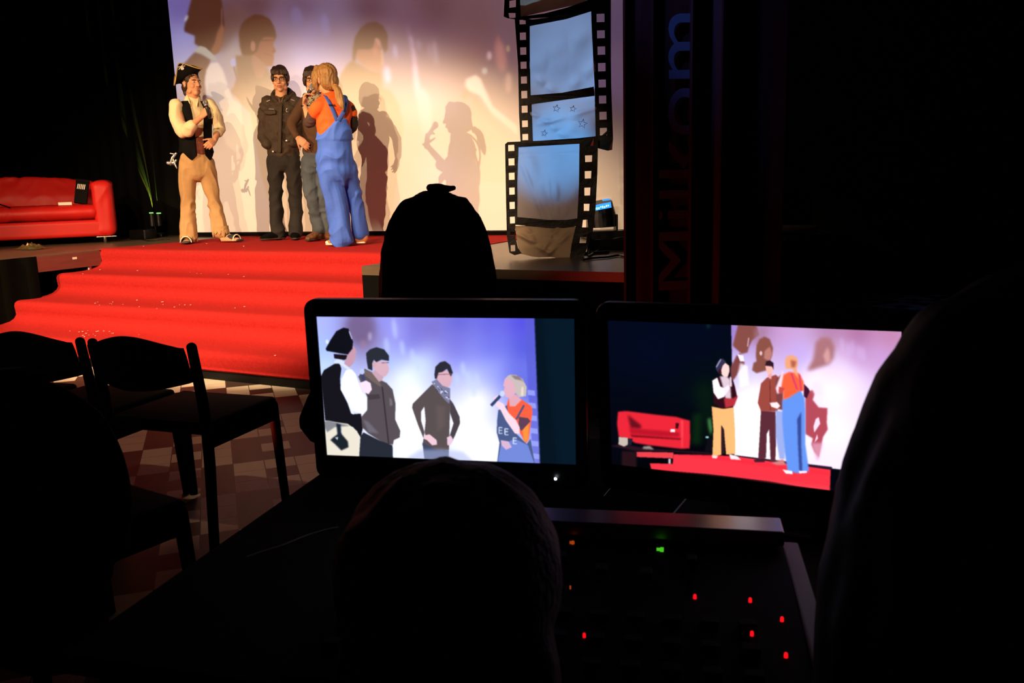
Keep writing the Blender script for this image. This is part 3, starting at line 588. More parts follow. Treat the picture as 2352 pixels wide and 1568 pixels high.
m_ = Pic(1370, 700, 2110, 1180, 1.4); m_.poly(d2([(938, 150), (2200, 200), (2200, 1230), (1600, 1160), (960, 1075)]), (1, 1, 1), .8); P2.a = P2.a*(1-m_.a)+new*m_.a
K([(985, 195), (1110, 200), (1130, 260), (1080, 300), (1060, 340), (1050, 380), (1010, 390), (960, 345), (950, 330)], (128, 72, 66), 1.5); K([(1100, 210), (1180, 220), (1160, 300), (1090, 330)], (160, 118, 145), 5, .6); K([(975, 400), (1000, 385), (1025, 430), (1030, 460), (985, 520), (960, 560), (935, 570), (935, 480)], (120, 62, 62), 1.5); K([(980, 390), (1020, 400), (1030, 440), (1000, 440)], (235, 230, 255), 1); K([(1000, 450), (1050, 470), (1060, 600), (1000, 620), (985, 520)], (245, 240, 255), 2, .8); P2.line(*d2([(1058, 280)])[0], *d2([(1050, 340)])[0], 2, (220, 190, 220))
K([(1105, 400), (1110, 330), (1130, 290), (1165, 272), (1200, 290), (1222, 350), (1215, 400), (1200, 440), (1180, 500), (1110, 520), (1080, 500), (1090, 450), (1110, 440)], (132, 76, 66), 1.5); K([(1165, 370), (1200, 340), (1215, 390), (1200, 440), (1160, 420)], (180, 118, 110), 1.5); P2.ell(*d2([(1140, 385)])[0], 3, 5, (225, 190, 200), 1)
K([(1500, 380), (1510, 310), (1550, 275), (1610, 280), (1640, 340), (1630, 420), (1600, 460), (1480, 500), (1450, 500), (1490, 430)], (165, 110, 118), 4); K([(1560, 400), (1590, 340), (1605, 380), (1610, 440), (1580, 460)], (215, 160, 160), 3, .8)
for x, y in ((1690, 330), (1730, 360), (1760, 350), (1800, 380), (1830, 390)): X_, Y_ = d2([(x, y)])[0]; P2.ell(X_, Y_, 3, 18, (215, 190, 245), 4, .6, -.1)
K([(1440, 690), (1465, 640), (1490, 632), (1503, 660), (1490, 700), (1530, 750), (1590, 755), (1585, 850), (1592, 900), (1560, 950), (1545, 1020), (1530, 1090), (1500, 1050), (1480, 1000), (1490, 960), (1440, 930)], (172, 70, 84), 1.2); K([(1510, 830), (1530, 815), (1540, 860), (1500, 920), (1495, 880)], (245, 215, 240), 1); K([(1520, 930), (1525, 960), (1500, 990)], (245, 215, 240), 1); K([(1480, 990), (1560, 990), (1530, 1110), (1515, 1110)], (220, 165, 190), 3, .7)
K([(1480, 600), (1510, 570), (1550, 590), (1560, 680), (1500, 660)], (240, 215, 240), 4, .6)
# carpet, sofa, deck
K([(390, 1128), (545, 1132), (550, 1068), (810, 1075), (980, 1080), (1240, 1120), (1610, 1170), (1605, 1320), (1200, 1250), (780, 1200), (400, 1170)], (238, 50, 66), 1); K([(960, 1072), (1620, 1152), (1620, 1172), (980, 1082)], (40, 20, 40), 1)
K([(550, 1068), (800, 1072), (1600, 1190), (1600, 1205), (900, 1110)], (225, 30, 50), 3, .5); K([(430, 1180), (1600, 1290), (1603, 1325), (780, 1205)], (250, 75, 90), 4, .5)
K([(300, 1050), (550, 1055), (550, 1095), (300, 1085)], (225, 62, 72), 1); K([(120, 1010), (300, 1045), (550, 1050), (820, 1068), (800, 1055), (400, 1030), (200, 1000)], (40, 18, 30), 1.5); K([(200, 1045), (300, 1050), (298, 1158), (200, 1150)], (36, 16, 22), 2)
K([(175, 780), (230, 775), (430, 800), (570, 815), (620, 830), (660, 840), (662, 960), (658, 1028), (600, 1030), (380, 1005), (290, 990), (240, 960), (180, 950), (168, 860)], (222, 36, 52), 1.2)
K([(240, 800), (330, 870), (330, 895), (260, 890)], (70, 8, 20), 3, .8); K([(250, 890), (440, 905), (590, 920), (590, 950), (440, 945), (260, 930)], (168, 14, 34), 2, .8); K([(255, 935), (600, 960), (600, 970), (270, 950)], (110, 6, 20), 1.2, .9); K([(600, 840), (615, 840), (612, 1020), (605, 1020)], (245, 80, 95), 1.5, .7)
K([(180, 950), (240, 955), (245, 1000), (215, 1015), (178, 1000)], (190, 175, 165), 1); K([(245, 960), (275, 960), (265, 1005), (240, 1005)], (30, 30, 45), 1); K([(345, 1015), (390, 1010), (420, 1035), (340, 1030)], (150, 135, 130), 1.5); K([(530, 898), (560, 898), (558, 918), (528, 916)], (250, 235, 240), .8); K([(565, 855), (588, 858), (580, 895), (562, 890)], (60, 8, 20), .8)
K([(780, 830), (800, 820), (812, 900), (800, 940), (785, 880)], (90, 170, 90), 3, .7); P2.ell(*d2([(777, 952)])[0], 4, 2, (160, 220, 230), .8); P2.ell(*d2([(785, 200)])[0], 3, 5, (10, 60, 50), 3, .8); K([(515, 1098), (530, 1098), (530, 1130), (515, 1130)], (200, 180, 190), 1); K([(780, 960), (812, 960), (812, 1050), (760, 1050)], (12, 12, 20), 1)
# pirate
K([(808, 745), (880, 760), (955, 750), (965, 900), (968, 1065), (905, 1068), (890, 900), (872, 870), (872, 1070), (812, 1085), (820, 900)], (252, 178, 112), 1); K([(872, 870), (890, 900), (895, 1062), (874, 1066)], (50, 25, 35), 1, .9)
K([(812, 570), (850, 545), (900, 540), (950, 560), (965, 610), (980, 680), (950, 750), (890, 760), (860, 750), (820, 720), (818, 620)], (46, 10, 22), 1); K([(812, 570), (845, 550), (865, 610), (890, 620), (920, 600), (930, 620), (890, 680), (850, 695), (820, 650)], (255, 245, 250), 1); K([(862, 540), (905, 540), (930, 560), (940, 700), (900, 690), (880, 600)], (245, 225, 240), 1.2, .85); K([(890, 690), (950, 690), (985, 670), (960, 740), (900, 755)], (175, 45, 55), 1.2)
K([(868, 480), (900, 450), (925, 470), (928, 505), (915, 545), (890, 545), (870, 520)], (250, 205, 200), 1); K([(835, 490), (850, 440), (880, 420), (905, 445), (885, 460), (872, 500), (850, 515)], (50, 45, 75), 1); P2.line(*d2([(838, 480)])[0], *d2([(870, 425)])[0], 2, (190, 190, 225), .7); K([(850, 515), (868, 480), (875, 520), (860, 530)], (50, 15, 25), 1); K([(930, 545), (940, 545), (945, 610), (930, 610)], (225, 200, 215), 1); K([(810, 1075), (850, 1078), (840, 1095), (812, 1092)], (240, 215, 215), 1); K([(925, 1065), (980, 1080), (1005, 1105), (935, 1100)], (240, 225, 230), 1)
# man in jacket
K([(1140, 770), (1240, 780), (1245, 900), (1238, 1110), (1205, 1120), (1195, 900), (1180, 930), (1175, 1090), (1120, 1115), (1130, 950)], (88, 40, 52), 1); K([(1140, 590), (1180, 550), (1240, 530), (1270, 560), (1270, 700), (1250, 780), (1140, 775), (1118, 720), (1130, 650)], (150, 68, 60), 1); P2.line(*d2([(1200, 570)])[0], *d2([(1205, 770)])[0], 1.6, (100, 38, 40)); K([(1090, 1105), (1170, 1095), (1165, 1120), (1100, 1120)], (60, 26, 40), 1)
K([(1170, 470), (1220, 470), (1222, 500), (1205, 535), (1180, 520)], (245, 180, 170), 1); K([(1168, 470), (1175, 440), (1200, 432), (1225, 450), (1226, 500), (1215, 475), (1180, 470)], (45, 20, 35), 1); K([(1185, 530), (1215, 520), (1210, 560), (1195, 555)], (225, 160, 160), 1)
# man behind and woman
K([(1240, 770), (1300, 780), (1300, 1100), (1265, 1100), (1240, 950)], (150, 165, 225), 1.2); K([(1240, 560), (1290, 520), (1290, 770), (1245, 760)], (120, 60, 62), 1.2); K([(1200, 720), (1250, 715), (1270, 740), (1250, 760), (1210, 745)], (250, 225, 230), 1); K([(1210, 1125), (1290, 1100), (1310, 1140), (1250, 1140)], (205, 120, 120), 1.2); K([(1430, 590), (1460, 620), (1470, 640), (1450, 690), (1430, 680)], (60, 18, 45), 1)
K([(1285, 700), (1330, 680), (1400, 620), (1435, 690), (1440, 780), (1440, 1000), (1465, 1180), (1430, 1188), (1415, 1190), (1390, 1195), (1320, 1180), (1300, 1050), (1285, 850)], (96, 142, 232), 1.2); K([(1385, 830), (1412, 780), (1412, 1000), (1420, 1180), (1400, 1190), (1390, 1000)], (40, 50, 120), 1.5, .8)
K([(1275, 540), (1330, 510), (1400, 520), (1430, 580), (1430, 640), (1400, 640), (1330, 685), (1290, 700), (1290, 640), (1255, 640), (1258, 600)], (240, 95, 58), 1.2); P2.line(*d2([(1345, 520)])[0], *d2([(1385, 630)])[0], 5, (215, 62, 98)); P2.line(*d2([(1400, 530)])[0], *d2([(1412, 640)])[0], 4, (215, 62, 98)); K([(1240, 620), (1275, 530), (1290, 500), (1290, 540), (1270, 650), (1250, 660)], (245, 215, 230), 1.2); K([(1262, 610), (1300, 620), (1280, 660), (1258, 650)], (190, 70, 70), 1)
K([(1300, 460), (1310, 410), (1345, 395), (1385, 415), (1390, 460), (1380, 490), (1395, 560), (1380, 540), (1350, 490), (1310, 490)], (232, 160, 120), 1.2); K([(1340, 430), (1380, 440), (1370, 480), (1345, 480)], (160, 75, 60), 2, .8); K([(1285, 1170), (1350, 1180), (1355, 1200), (1310, 1198)], (250, 240, 250), 1); K([(1395, 1180), (1450, 1180), (1450, 1192), (1400, 1196)], (240, 225, 250), 1)
monitor(Q2, P2, 'right flat monitor on the control desk showing the whole stage with the red sofa', bez=(.022, .024, .032, .048))

# ------------------------------------------------------------------ people
class Fig:
    """A standing person: root Empty on the stage, local frame turned to the viewer; p(px, py, dy) gives a local joint."""
    def __init__(s, base, label, z=STAGE, rz=YAW, dist=None, cat='person'):
        if dist is None: s.base = atz(*base, z+.014); s.dist = (s.base-EYE)@_hn
        else: s.dist = dist; P_ = atd(*base, dist); s.base = V(P_[0], P_[1], z)
        s.root = empty('person', s.base, YAW, label=label, cat=cat)
    def p(s, px, py, dy=0.0):
        w_ = atd(px, py, s.dist+dy)-s.base; c, n = math.cos(YAW), math.sin(YAW)
        return V(w_[0]*c+w_[1]*n, -w_[0]*n+w_[1]*c, w_[2])
def head_rot(yaw, pitch=0, roll=0): return rotm(math.radians(yaw), math.radians(pitch), math.radians(roll))
def add_head(b, c, R_, s=1.0, neck_to=None):
    T = lambda x, y, z: c+R_@(V(x, y, z)*s)
    E_ = lambda x, y, z, r: b.ell(T(x, y, z), V(*r)*s, R_, 20, 14)
    E_(0, .018, .038, (.073, .094, .082)); E_(0, -.022, -.030, (.060, .066, .088)); E_(0, -.058, -.098, (.026, .024, .022))
    E_(0, -.070, .030, (.052, .026, .018)); E_(.034, -.062, -.035, (.026, .024, .028)); E_(-.034, -.062, -.035, (.026, .024, .028))
    E_(.050, -.02, -.075, (.016, .034, .028)); E_(-.050, -.02, -.075, (.016, .034, .028))
    b.loft([T(0, -.086, .018), T(0, -.100, -.008), T(0, -.111, -.034)], [.008*s, .010*s, .013*s], n=10)
    E_(.012, -.096, -.036, (.009, .010, .008)); E_(-.012, -.096, -.036, (.009, .010, .008))
    E_(0, -.084, -.068, (.026, .012, .015))
    for sx in (-1, 1): E_(sx*.076, .012, -.012, (.009, .020, .032)); E_(sx*.082, .022, .002, (.007, .014, .018))
    b.loft([T(0, .010, -.075), neck_to if neck_to is not None else T(0, .02, -.16)], [(.056*s, .058*s), (.062*s, .062*s)], side=R_@V(1, 0, 0))
def face_parts(root, c, R_, s=1.0, skinlips='lips', glasses=False, brow='hair_dark', beard=None):
    T = lambda x, y, z: c+R_@(V(x, y, z)*s)
    for sx in (-1, 1):
        b = MB(); b.ell(T(sx*.031, -.0785, .0), V(.0125, .011, .0065)*s, R_, 12, 8); e = b.build('eye', M['eyew'], root, smooth=True)
        b = MB(); b.ell(T(sx*.030, -.0870, .0), V(.0055, .004, .0055)*s, R_, 10, 6); b.build('iris', M['eyed'], e, smooth=True)
        b = MB(); b.loft([T(sx*.014, -.095, .016), T(sx*.032, -.095, .020), T(sx*.050, -.081, .016)], [.003*s, .0042*s, .0025*s], n=8); b.build('eyebrow', M[brow], root, smooth=True)
    b = MB(); b.loft([T(-.024, -.085, -.064), T(-.010, -.096, -.0615), T(0, -.0975, -.063), T(.010, -.096, -.0615), T(.024, -.085, -.064)], [.002*s, .0045*s, .004*s, .0045*s, .002*s], n=8, res=2)
    b.loft([T(-.020, -.087, -.070), T(0, -.0965, -.073), T(.020, -.087, -.070)], [.002*s, .0055*s, .002*s], n=8, res=2); b.build('lips', M[skinlips], root, smooth=True)
    if glasses:
        b = MB()
        for sx in (-1, 1):
            pts = [T(sx*.033+.024*math.cos(a), -.101+.006*abs(math.cos(a)), -.003+.016*math.sin(a)) for a in [2*math.pi*i/16 for i in range(17)]]
            b.loft(pts, [.0018*s]*17, side=R_@V(0, 1, 0), n=6); b.loft([T(sx*.057, -.096, .0), T(sx*.083, .0, .002)], [.0016*s]*2, n=6)
        b.loft([T(-.009, -.104, .002), T(.009, -.104, .002)], [.0016*s]*2, n=6); b.build('glasses', M['dmetal'], root, smooth=True)
def add_hand(b, wr, d, n, hand=1, curl=(.3, .5, .4), s=1.0, thumb=(.6, .4), spread=.06):
    """wr wrist point, d direction wrist to knuckles, n palm normal (points out of the palm), hand +1 if thumb side = d x n."""
    d = np.asarray(d, float); d = d/np.linalg.norm(d); n = np.asarray(n, float); n = n-d*(n@d); n /= np.linalg.norm(n); t = np.cross(d, n)*hand
    b.loft([wr-d*.02*s, wr+d*.02*s, wr+d*.055*s, wr+d*.088*s], [(.026*s, .019*s), (.034*s, .018*s), (.041*s, .017*s), (.041*s, .013*s)], side=t, n=14, res=2)
    for i, (off, L_) in enumerate(((.030, .072), (.010, .080), (-.010, .075), (-.029, .060))):
        base = wr+d*(.085-.004*abs(i-1))*s+t*off*s; dr = d+t*(off*spread/.03); dr /= np.linalg.norm(dr)
        ang = 0; pts = [base-d*.012*s, base]
        for k, (cu, fr) in enumerate(zip(curl, (.45, .30, .25))):
            ang += cu*(1+.08*i); v = dr*math.cos(ang)+n*math.sin(ang); pts.append(pts[-1]+v*L_*fr*s)
        b.loft(pts, [.0088*s, .0092*s, .0086*s, .0078*s, .0062*s], n=10, side=t)
    a, c_ = thumb; b0 = wr+d*.022*s+t*.026*s
    v1 = d*math.cos(a)+t*math.sin(a)*.9+n*.35; v1 /= np.linalg.norm(v1); v2 = v1*math.cos(c_)+(d*.6+n*.8)*math.sin(c_); v2 /= np.linalg.norm(v2)
    b.loft([b0, b0+v1*.036*s, b0+v1*.036*s+v2*.030*s, b0+v1*.036*s+v2*.052*s], [.0135*s, .0115*s, .0100*s, .0075*s], n=10)
def limb(b, pts, rads, side=(1, 0, 0), res=3, n=18): b.loft(pts, rads, side=side, res=res, n=n)
def microphone(name, top, bot, label, s=1.0):
    """hand microphone from the top of its ball to the end of the grip (world points)"""
    top = np.asarray(top, float); bot = np.asarray(bot, float); d = (bot-top); L_ = np.linalg.norm(d); d /= L_
    r = empty(name, bot, 0, label=label, cat='microphone')
    o = bot
    b = MB(); b.ell(top+d*.026-o, (.026, .026, .029), None, 16, 12); b.build('grille', M['mic'], r, smooth=True)
    b = MB(); b.loft([top+d*.047-o, top+d*.056-o], [.022, .020], n=16, caps='flat'); b.build('collar', M['silver'], r, smooth=True)
    b = MB(); b.loft([top+d*.054-o, top+d*.08-o, bot-o], [.0185, .0165, .0125], n=16, caps='flat'); b.build('grip', M['micb'], r, smooth=True)
    return r
def towards(f, v):   # local vector -> world
    c, n = math.cos(YAW), math.sin(YAW); return V(v[0]*c-v[1]*n, v[0]*n+v[1]*c, v[2])
def shoe(b, heel, toe, h=.085, w=.045, sole=None):
    heel = np.asarray(heel, float); toe = np.asarray(toe, float); d = toe-heel; L_ = np.linalg.norm(d); d /= L_; sd = np.cross(d, V(0, 0, 1)); z = V(0, 0, 1)
    b.loft([heel+z*.045, heel+d*L_*.18+z*.05, heel+d*L_*.45+z*.045, heel+d*L_*.75+z*.034, heel+d*L_*.97+z*.026], [(w*.75, .042), (w*.82, h*.55), (w*.85, .042), (w, .030), (w*.62, .018)], side=sd, res=3)
    if sole is not None:
        sole.loft([heel+z*.011, heel+d*L_*.2+z*.011, heel+d*L_*.5+z*.011, heel+d*L_*.78+z*.011, heel+d*L_+z*.011], [(w*.72, .012), (w*.80, .012), (w*.78, .012), (w*1.02, .012), (w*.55, .012)], side=sd, res=3)

# ---- man in pirate costume
F = Fig((455, 556), 'person in black tricorn hat, black vest and ragged tan trousers holding a microphone'); R0 = F.root; p = F.p
hc = p(441, 193, -.02); HR = head_rot(52, -6, 4)
tilt = V(.80, -.60, 0)   # shoulder line direction is perpendicular to the facing
sh_r = p(404, 243, -.13); sh_l = p(481, 240, .13); chest = p(445, 262, 0); waist = p(450, 335, 0); hip = p(452, 366, 0)
fac = V(.62, -.78, 0); sdv = V(.78, .62, 0)
el_r = p(423, 302, -.20); wr_r = p(463, 268, -.32); el_l = p(504, 293, .06); wr_l = p(493, 322, -.12)
b = MB(); add_head(b, hc, HR, 1.0, p(443, 234, .01))
limb(b, [p(444, 236, 0), chest, waist, hip, p(455, 384, 0)], [(.07, .06), (.132, .088), (.108, .080), (.125, .095), (.10, .08)], sdv)
for sh, el, wr in ((sh_r, el_r, wr_r), (sh_l, el_l, wr_l)):
    b.ell(sh, (.055, .055, .055)); limb(b, [sh, el], [.048, .038]); limb(b, [el, wr], [.039, .026])
kn1 = p(431, 455, -.03); an1 = p(434, 538, -.02); kn2 = p(489, 452, .02); an2 = p(508, 533, .0)
limb(b, [p(434, 385, -.02), kn1, an1], [.066, .050, .034]); limb(b, [p(470, 385, .03), kn2, an2], [.066, .050, .034])
b.loft([an1, p(432, 552, -.05), p(427, 556, -.15)], [(.034, .034), (.036, .03), (.040, .016)], n=14); b.loft([an2, p(512, 548, -.01), p(545, 550, -.06)], [(.034, .034), (.036, .03), (.040, .016)], n=14)
gr = p(472, 250, -.36)
add_hand(b, wr_r, p(476, 252, -.35)-wr_r, V(.55, .83, 0), 1, (.9, 1.1, .8), .95, (.7, .9))
add_hand(b, wr_l, p(482, 331, -.20)-wr_l, V(-.4, .9, -.1), -1, (.35, .3, .25), .95, (.8, .3))
body = b.build('body', M['skin'], R0, remesh=.006, sm=3)
face_parts(body, hc, HR, 1.0)
b = MB(); b.loft([hc+HR@V(-.016, -.094, -.067), hc+HR@V(.016, -.094, -.067)], [.004, .004], n=8); b.build('teeth', M['eyew'], body, smooth=True)
b = MB()
T = lambda x, y, z: hc+HR@V(x, y, z)
b.ell(T(0, .025, .045), (.083, .098, .082), HR); b.ell(T(0, .075, -.02), (.07, .045, .07), HR); b.ell(T(.062, .02, -.005), (.022, .04, .05), HR); b.ell(T(-.066, .03, -.01), (.02, .035, .06), HR); b.ell(T(0, .075, -.075), (.055, .035, .045), HR)
b.build('hair', M['hair_dark'], R0, remesh=.007, sm=3, disp=(.006, 40, 40, 25, 3))
# tricorn
HT = HR @ head_rot(14, -30, -6); hb = T(0, .028, .050); TH = lambda x, y, z: hb+HT@V(x, y, z)
hat = MB(); hat.ell(TH(0, .0, .02), (.090, .100, .085), HT)
hat_o = hat.build('tricorn_hat', M['vest'], R0, smooth=True)
vs = []; fs = []; gold = []; NT = 72
for i in range(NT):
    th = 2*math.pi*i/NT; c3_ = math.cos(3*th/1.0); up = .5-.5*math.cos(3*th)  # 0 at the three points
    rows = []
    for k in range(6):
        u = k/5; ri = .090+(.082*(1-up)+.012*up)*u; zz = u*(-.010+.150*up)*(1 if u < 1 else 1); rr_ = ri+.012*math.sin(u*math.pi)*up
        rows.append((rr_*math.sin(th), -rr_*math.cos(th), zz))
    for k in (0, 1, 2, 3, 4, 5): vs.append(TH(*rows[k]))
    for k in (5, 4, 3, 2, 1, 0): r_ = rows[k]; q_ = 1-.008/math.hypot(r_[0], r_[1]); vs.append(TH(r_[0]*q_, r_[1]*q_, r_[2]+.003))
    gold.append(vs[-7])
for i in range(NT):
    j = (i+1) % NT
    for k in range(12): l = (k+1) % 12; fs.append((i*12+k, i*12+l, j*12+l, j*12+k))
MB().add(vs, fs).build('brim', M['vest'], hat_o, smooth=True)
b = MB(); b.loft(gold+[gold[0]], [.0055]*(NT+1), n=8, caps='open'); b.build('gold_braid', mat('gold_braid', (.62, .42, .15), .5, metal=.3), hat_o, smooth=True)
# skull on the flap that faces the viewer
th = math.radians(-60); c_ = TH(.108*math.sin(th), -.108*math.cos(th), 0.082); ou = HT@V(math.sin(th), -math.cos(th), .12); tt = HT@V(math.cos(th), math.sin(th), 0); uz = np.cross(tt, ou)
b = MB(); Rk = np.stack([tt, ou, uz], 1)
b.ell(c_+ou*.006+uz*.008, (.018, .006, .017), Rk); b.ell(c_+ou*.006-uz*.010, (.010, .005, .009), Rk)
for sx in (-1, 1): b.loft([c_+ou*.006+tt*sx*.034-uz*.030, c_+ou*.006-tt*sx*.034+uz*.002-uz*.004], [.0042, .0042], n=8)
b.build('skull_emblem', M['white'], hat_o, smooth=True)
# shirt
b = MB(); limb(b, [p(443, 230, .0), chest, waist, p(451, 352, 0)], [(.080, .062), (.155, .106), (.122, .096), (.125, .092)], sdv)
b.ell(sh_r, (.066, .064, .068)); b.ell(sh_l, (.064, .062, .064))
limb(b, [sh_r, p(406, 275, -.17), el_r, p(441, 289, -.26)], [.064, .066, .074, .058]); limb(b, [sh_l, p(496, 268, .10), el_l, p(500, 305, .0)], [.062, .062, .062, .052])
b.build('shirt', M['cream'], R0, remesh=.008, sm=4, disp=(.010, 9, 9, 7, 11))
b = MB()
for sx in (-1, 1):
    b.loft([p(443, 226, .0)+sdv*sx*.058+V(0, 0, .02), p(444, 236, -.06)+sdv*sx*.045, p(445+sx*5, 243, -.10)+sdv*sx*.012], [(.026, .006), (.028, .006), (.008, .005)], side=V(.3, -.3, 1), n=10)
b.loft([p(443, 222, .02)+sdv*math.cos(a)*.066+fac*math.sin(a)*.062+V(0, 0, -.01) for a in [math.pi*(.1-i*1.2/12) for i in range(13)]], [(.026, .006)]*13, side=V(0, 0, 1), n=8)
b.build('collar', M['cream'], R0, smooth=True)
# vest: two panels and a back, open in front
b = MB(); NV = 60; vs = []; fs = []
zs = [(p(443, 233, 0), (.110, .082)), (p(444, 248, 0), (.166, .120)), (chest, (.180, .130)), (p(448, 300, 0), (.166, .126)), (waist, (.160, .128)), (p(451, 350, 0), (.174, .138))]
a0, a1 = math.radians(15), math.radians(345)
nr = len(zs)
for lay in (0, 1):
    for j, (c_, (ra, rb)) in enumerate(zs):
        for i in range(NV+1):
            a = a0+(a1-a0)*i/NV; open_ = .24*(1-min(1, j/3.2)); aa = a0+open_*1.0+(a1-a0-2*open_)*i/NV
            k = 1-.010*lay/ra; dz = 0
            edge = min(i, NV-i)/NV
            if j == nr-1: dz = -.085*max(0, 1-abs(edge-.055)/.09)
            q_ = c_+fac*math.cos(aa)*rb*k+sdv*math.sin(aa)*ra*k+V(0, 0, dz)
            vs.append(q_)
for lay in (0, 1):
    o_ = lay*nr*(NV+1)
    for j in range(nr-1):
        for i in range(NV):
            # arm holes
            if j in (0, 1) and (10 <= i <= 17 or 43 <= i <= 50) and False: continue
            f_ = (o_+j*(NV+1)+i, o_+j*(NV+1)+i+1, o_+(j+1)*(NV+1)+i+1, o_+(j+1)*(NV+1)+i); fs.append(f_ if lay else f_[::-1])
o1 = nr*(NV+1)
for i in range(NV): fs.append(((nr-1)*(NV+1)+i, (nr-1)*(NV+1)+i+1, o1+(nr-1)*(NV+1)+i+1, o1+(nr-1)*(NV+1)+i))
for j in range(nr-1):
    for i in (0, NV): fs.append((j*(NV+1)+i, (j+1)*(NV+1)+i, o1+(j+1)*(NV+1)+i, o1+j*(NV+1)+i))
b.add(vs, fs).build('vest', M['vest'], R0, smooth=True)
b = MB(); limb(b, [p(452, 326, -.0), p(452, 334, 0), p(452, 348, 0)], [(.128, .108), (.132, .112), (.135, .112)], sdv); b.build('sash', M['sash'], R0, remesh=.008, sm=3, disp=(.008, 4, 4, 30, 5))
b = MB(); limb(b, [p(452, 352, 0), hip, p(455, 392, 0)], [(.138, .104), (.158, .122), (.135, .11)], sdv)
limb(b, [p(433, 378, -.02), p(430, 420, -.03), kn1, p(432, 505, -.03), p(433, 541, -.03)], [(.092, .10), (.082, .085), (.072, .074), (.076, .078), (.086, .088)]); limb(b, [p(472, 376, .03), p(481, 415, .03), kn2, p(500, 500, .02), p(506, 530, .01)], [(.092, .10), (.080, .085), (.070, .072), (.074, .074), (.084, .084)])
tr = b.build('trousers', M['tan'], R0, remesh=.008, sm=4, disp=(.018, 9, 9, 5, 21))
for c_, r_, n_ in ((p(433, 541, -.03), .088, 13), (p(507, 530, .01), .086, 13)):
    b = MB()
    b.loft([c_+V(0, 0, .05), c_+V(0, 0, -.012)], [(r_-.006, r_-.006)]*2, n=24, caps='open')
    for i in range(n_):
        a = 2*math.pi*i/n_; e_ = c_+V(math.cos(a)*(r_-.006), math.sin(a)*(r_-.006), -.01); L_ = random.uniform(.012, .055)
        b.loft([e_+V(0, 0, .02), e_+V(math.cos(a)*.004, math.sin(a)*.004, -L_*.5), e_+V(math.cos(a)*.006, math.sin(a)*.006, -L_)], [(.024, .003), (.018, .003), (.004, .002)], side=V(-math.sin(a), math.cos(a), 0), n=8)
    b.build('ragged_hem', M['tan'], tr, smooth=True)
for hl, to in ((p(437, 556, .02), p(425, 560, -.20)), (p(510, 551, .06), p(553, 553, -.06))):
    hl[2] = 0; to[2] = 0; b = MB(); s2 = MB(); d_ = (to-hl)/np.linalg.norm(to-hl); sd_ = np.cross(d_, V(0, 0, 1))
    s2.loft([hl+V(0, 0, .014), (hl*.5+to*.5)+V(0, 0, .013), to+V(0, 0, .013)], [(.036, .013), (.038, .013), (.045, .012)], side=sd_, res=4); so = s2.build('slipper', M['strap'], R0, smooth=True)
    L_ = np.linalg.norm(to-hl)
    for dd, w_ in ((.60, 'strap'), (.42, 'rubber'), (.80, 'rubber')):
        c_ = hl+d_*L_*dd; pts = [c_+sd_*.053*math.cos(a)+V(0, 0, .012+(.052 if w_ == 'strap' else .056)*math.sin(a)) for a in [math.pi*i/10 for i in range(11)]]
        b = MB(); b.loft(pts, [(.052 if w_ == 'strap' else .006, .006)]*11, side=d_, n=8); b.build('strap' if w_ == 'strap' else 'trim', M[w_], so, smooth=True)
# ornate pistol hung at the hip
t_ = empty('toy_pistol', towards(F, p(396, 366, .05))+F.base, YAW, label='silver toy pistol tucked at the hip of the pirate costume', cat='pistol')
o_ = p(396, 366, .05)
b = MB(); b.loft([p(404, 352, .05)-o_, p(396, 362, .05)-o_, p(392, 374, .05)-o_], [.010, .014, .012]); b.loft([p(404, 368, .05)-o_, p(396, 376, .05)-o_, p(386, 374, .05)-o_], [.010, .016, .018], res=3); b.build('grip', M['silver'], t_, smooth=True)
b = MB(); b.loft([p(400, 354, .04)-o_, p(391, 352, .04)-o_], [.007, .005]); b.loft([p(398, 366, .03)-o_, p(403, 380, .03)-o_, p(406, 386, .03)-o_], [.006, .008, .005]); b.build('hammer', M['silver'], t_, smooth=True)
microphone('microphone', towards(F, p(470, 229, -.37))+F.base, towards(F, p(482, 272, -.37))+F.base, 'silver-topped microphone held by the person in the pirate costume')

# ---- young man in dark jacket
F = Fig((645, 549), 'person in glasses and a dark brown zipped jacket with hands in pockets'); R0 = F.root; p = F.p
hc = p(644, 183, -.01); HR = head_rot(3, 2, 0); X1 = V(1, 0, 0)
b = MB(); add_head(b, hc, HR, 1.0, p(646, 226, .02))
sh1 = p(616, 238, 0); sh2 = p(680, 236, 0); e1 = p(607, 288, .03); w1 = p(617, 320, -.02); e2 = p(690, 286, .03); w2 = p(672, 318, -.02)
limb(b, [p(647, 230, 0), p(648, 262, 0), p(650, 320, 0), p(650, 352, 0), p(652, 372, 0)], [(.07, .06), (.15, .10), (.115, .085), (.12, .085), (.10, .075)], X1)
for a_, c_, d_ in ((sh1, e1, w1), (sh2, e2, w2)): limb(b, [a_, c_, d_], [.05, .038, .027])
k1 = p(634, 445, -.02); n1 = p(637, 534, 0); k2 = p(677, 445, -.02); n2 = p(679, 534, 0)
limb(b, [p(634, 372, 0), k1, n1], [.062, .046, .034]); limb(b, [p(668, 372, 0), k2, n2], [.062, .046, .034])
add_hand(b, w1, V(.9, .1, -.3), V(0, 1, 0), -1, (.2, .2, .2), .85); add_hand(b, w2, V(-.9, .1, -.3), V(0, 1, 0), 1, (.2, .2, .2), .85)
body = b.build('body', M['skin'], R0, remesh=.006, sm=3); face_parts(body, hc, HR, 1.0, glasses=True)
T = lambda x, y, z: hc+HR@V(x, y, z)
b = MB(); b.ell(T(0, .020, .052), (.084, .102, .080), HR); b.ell(T(0, .025, .078), (.064, .080, .070), HR); b.ell(T(0, .065, .0), (.078, .055, .085), HR)
for sx in (-1, 1): b.ell(T(sx*.072, .005, .020), (.020, .045, .045), HR)
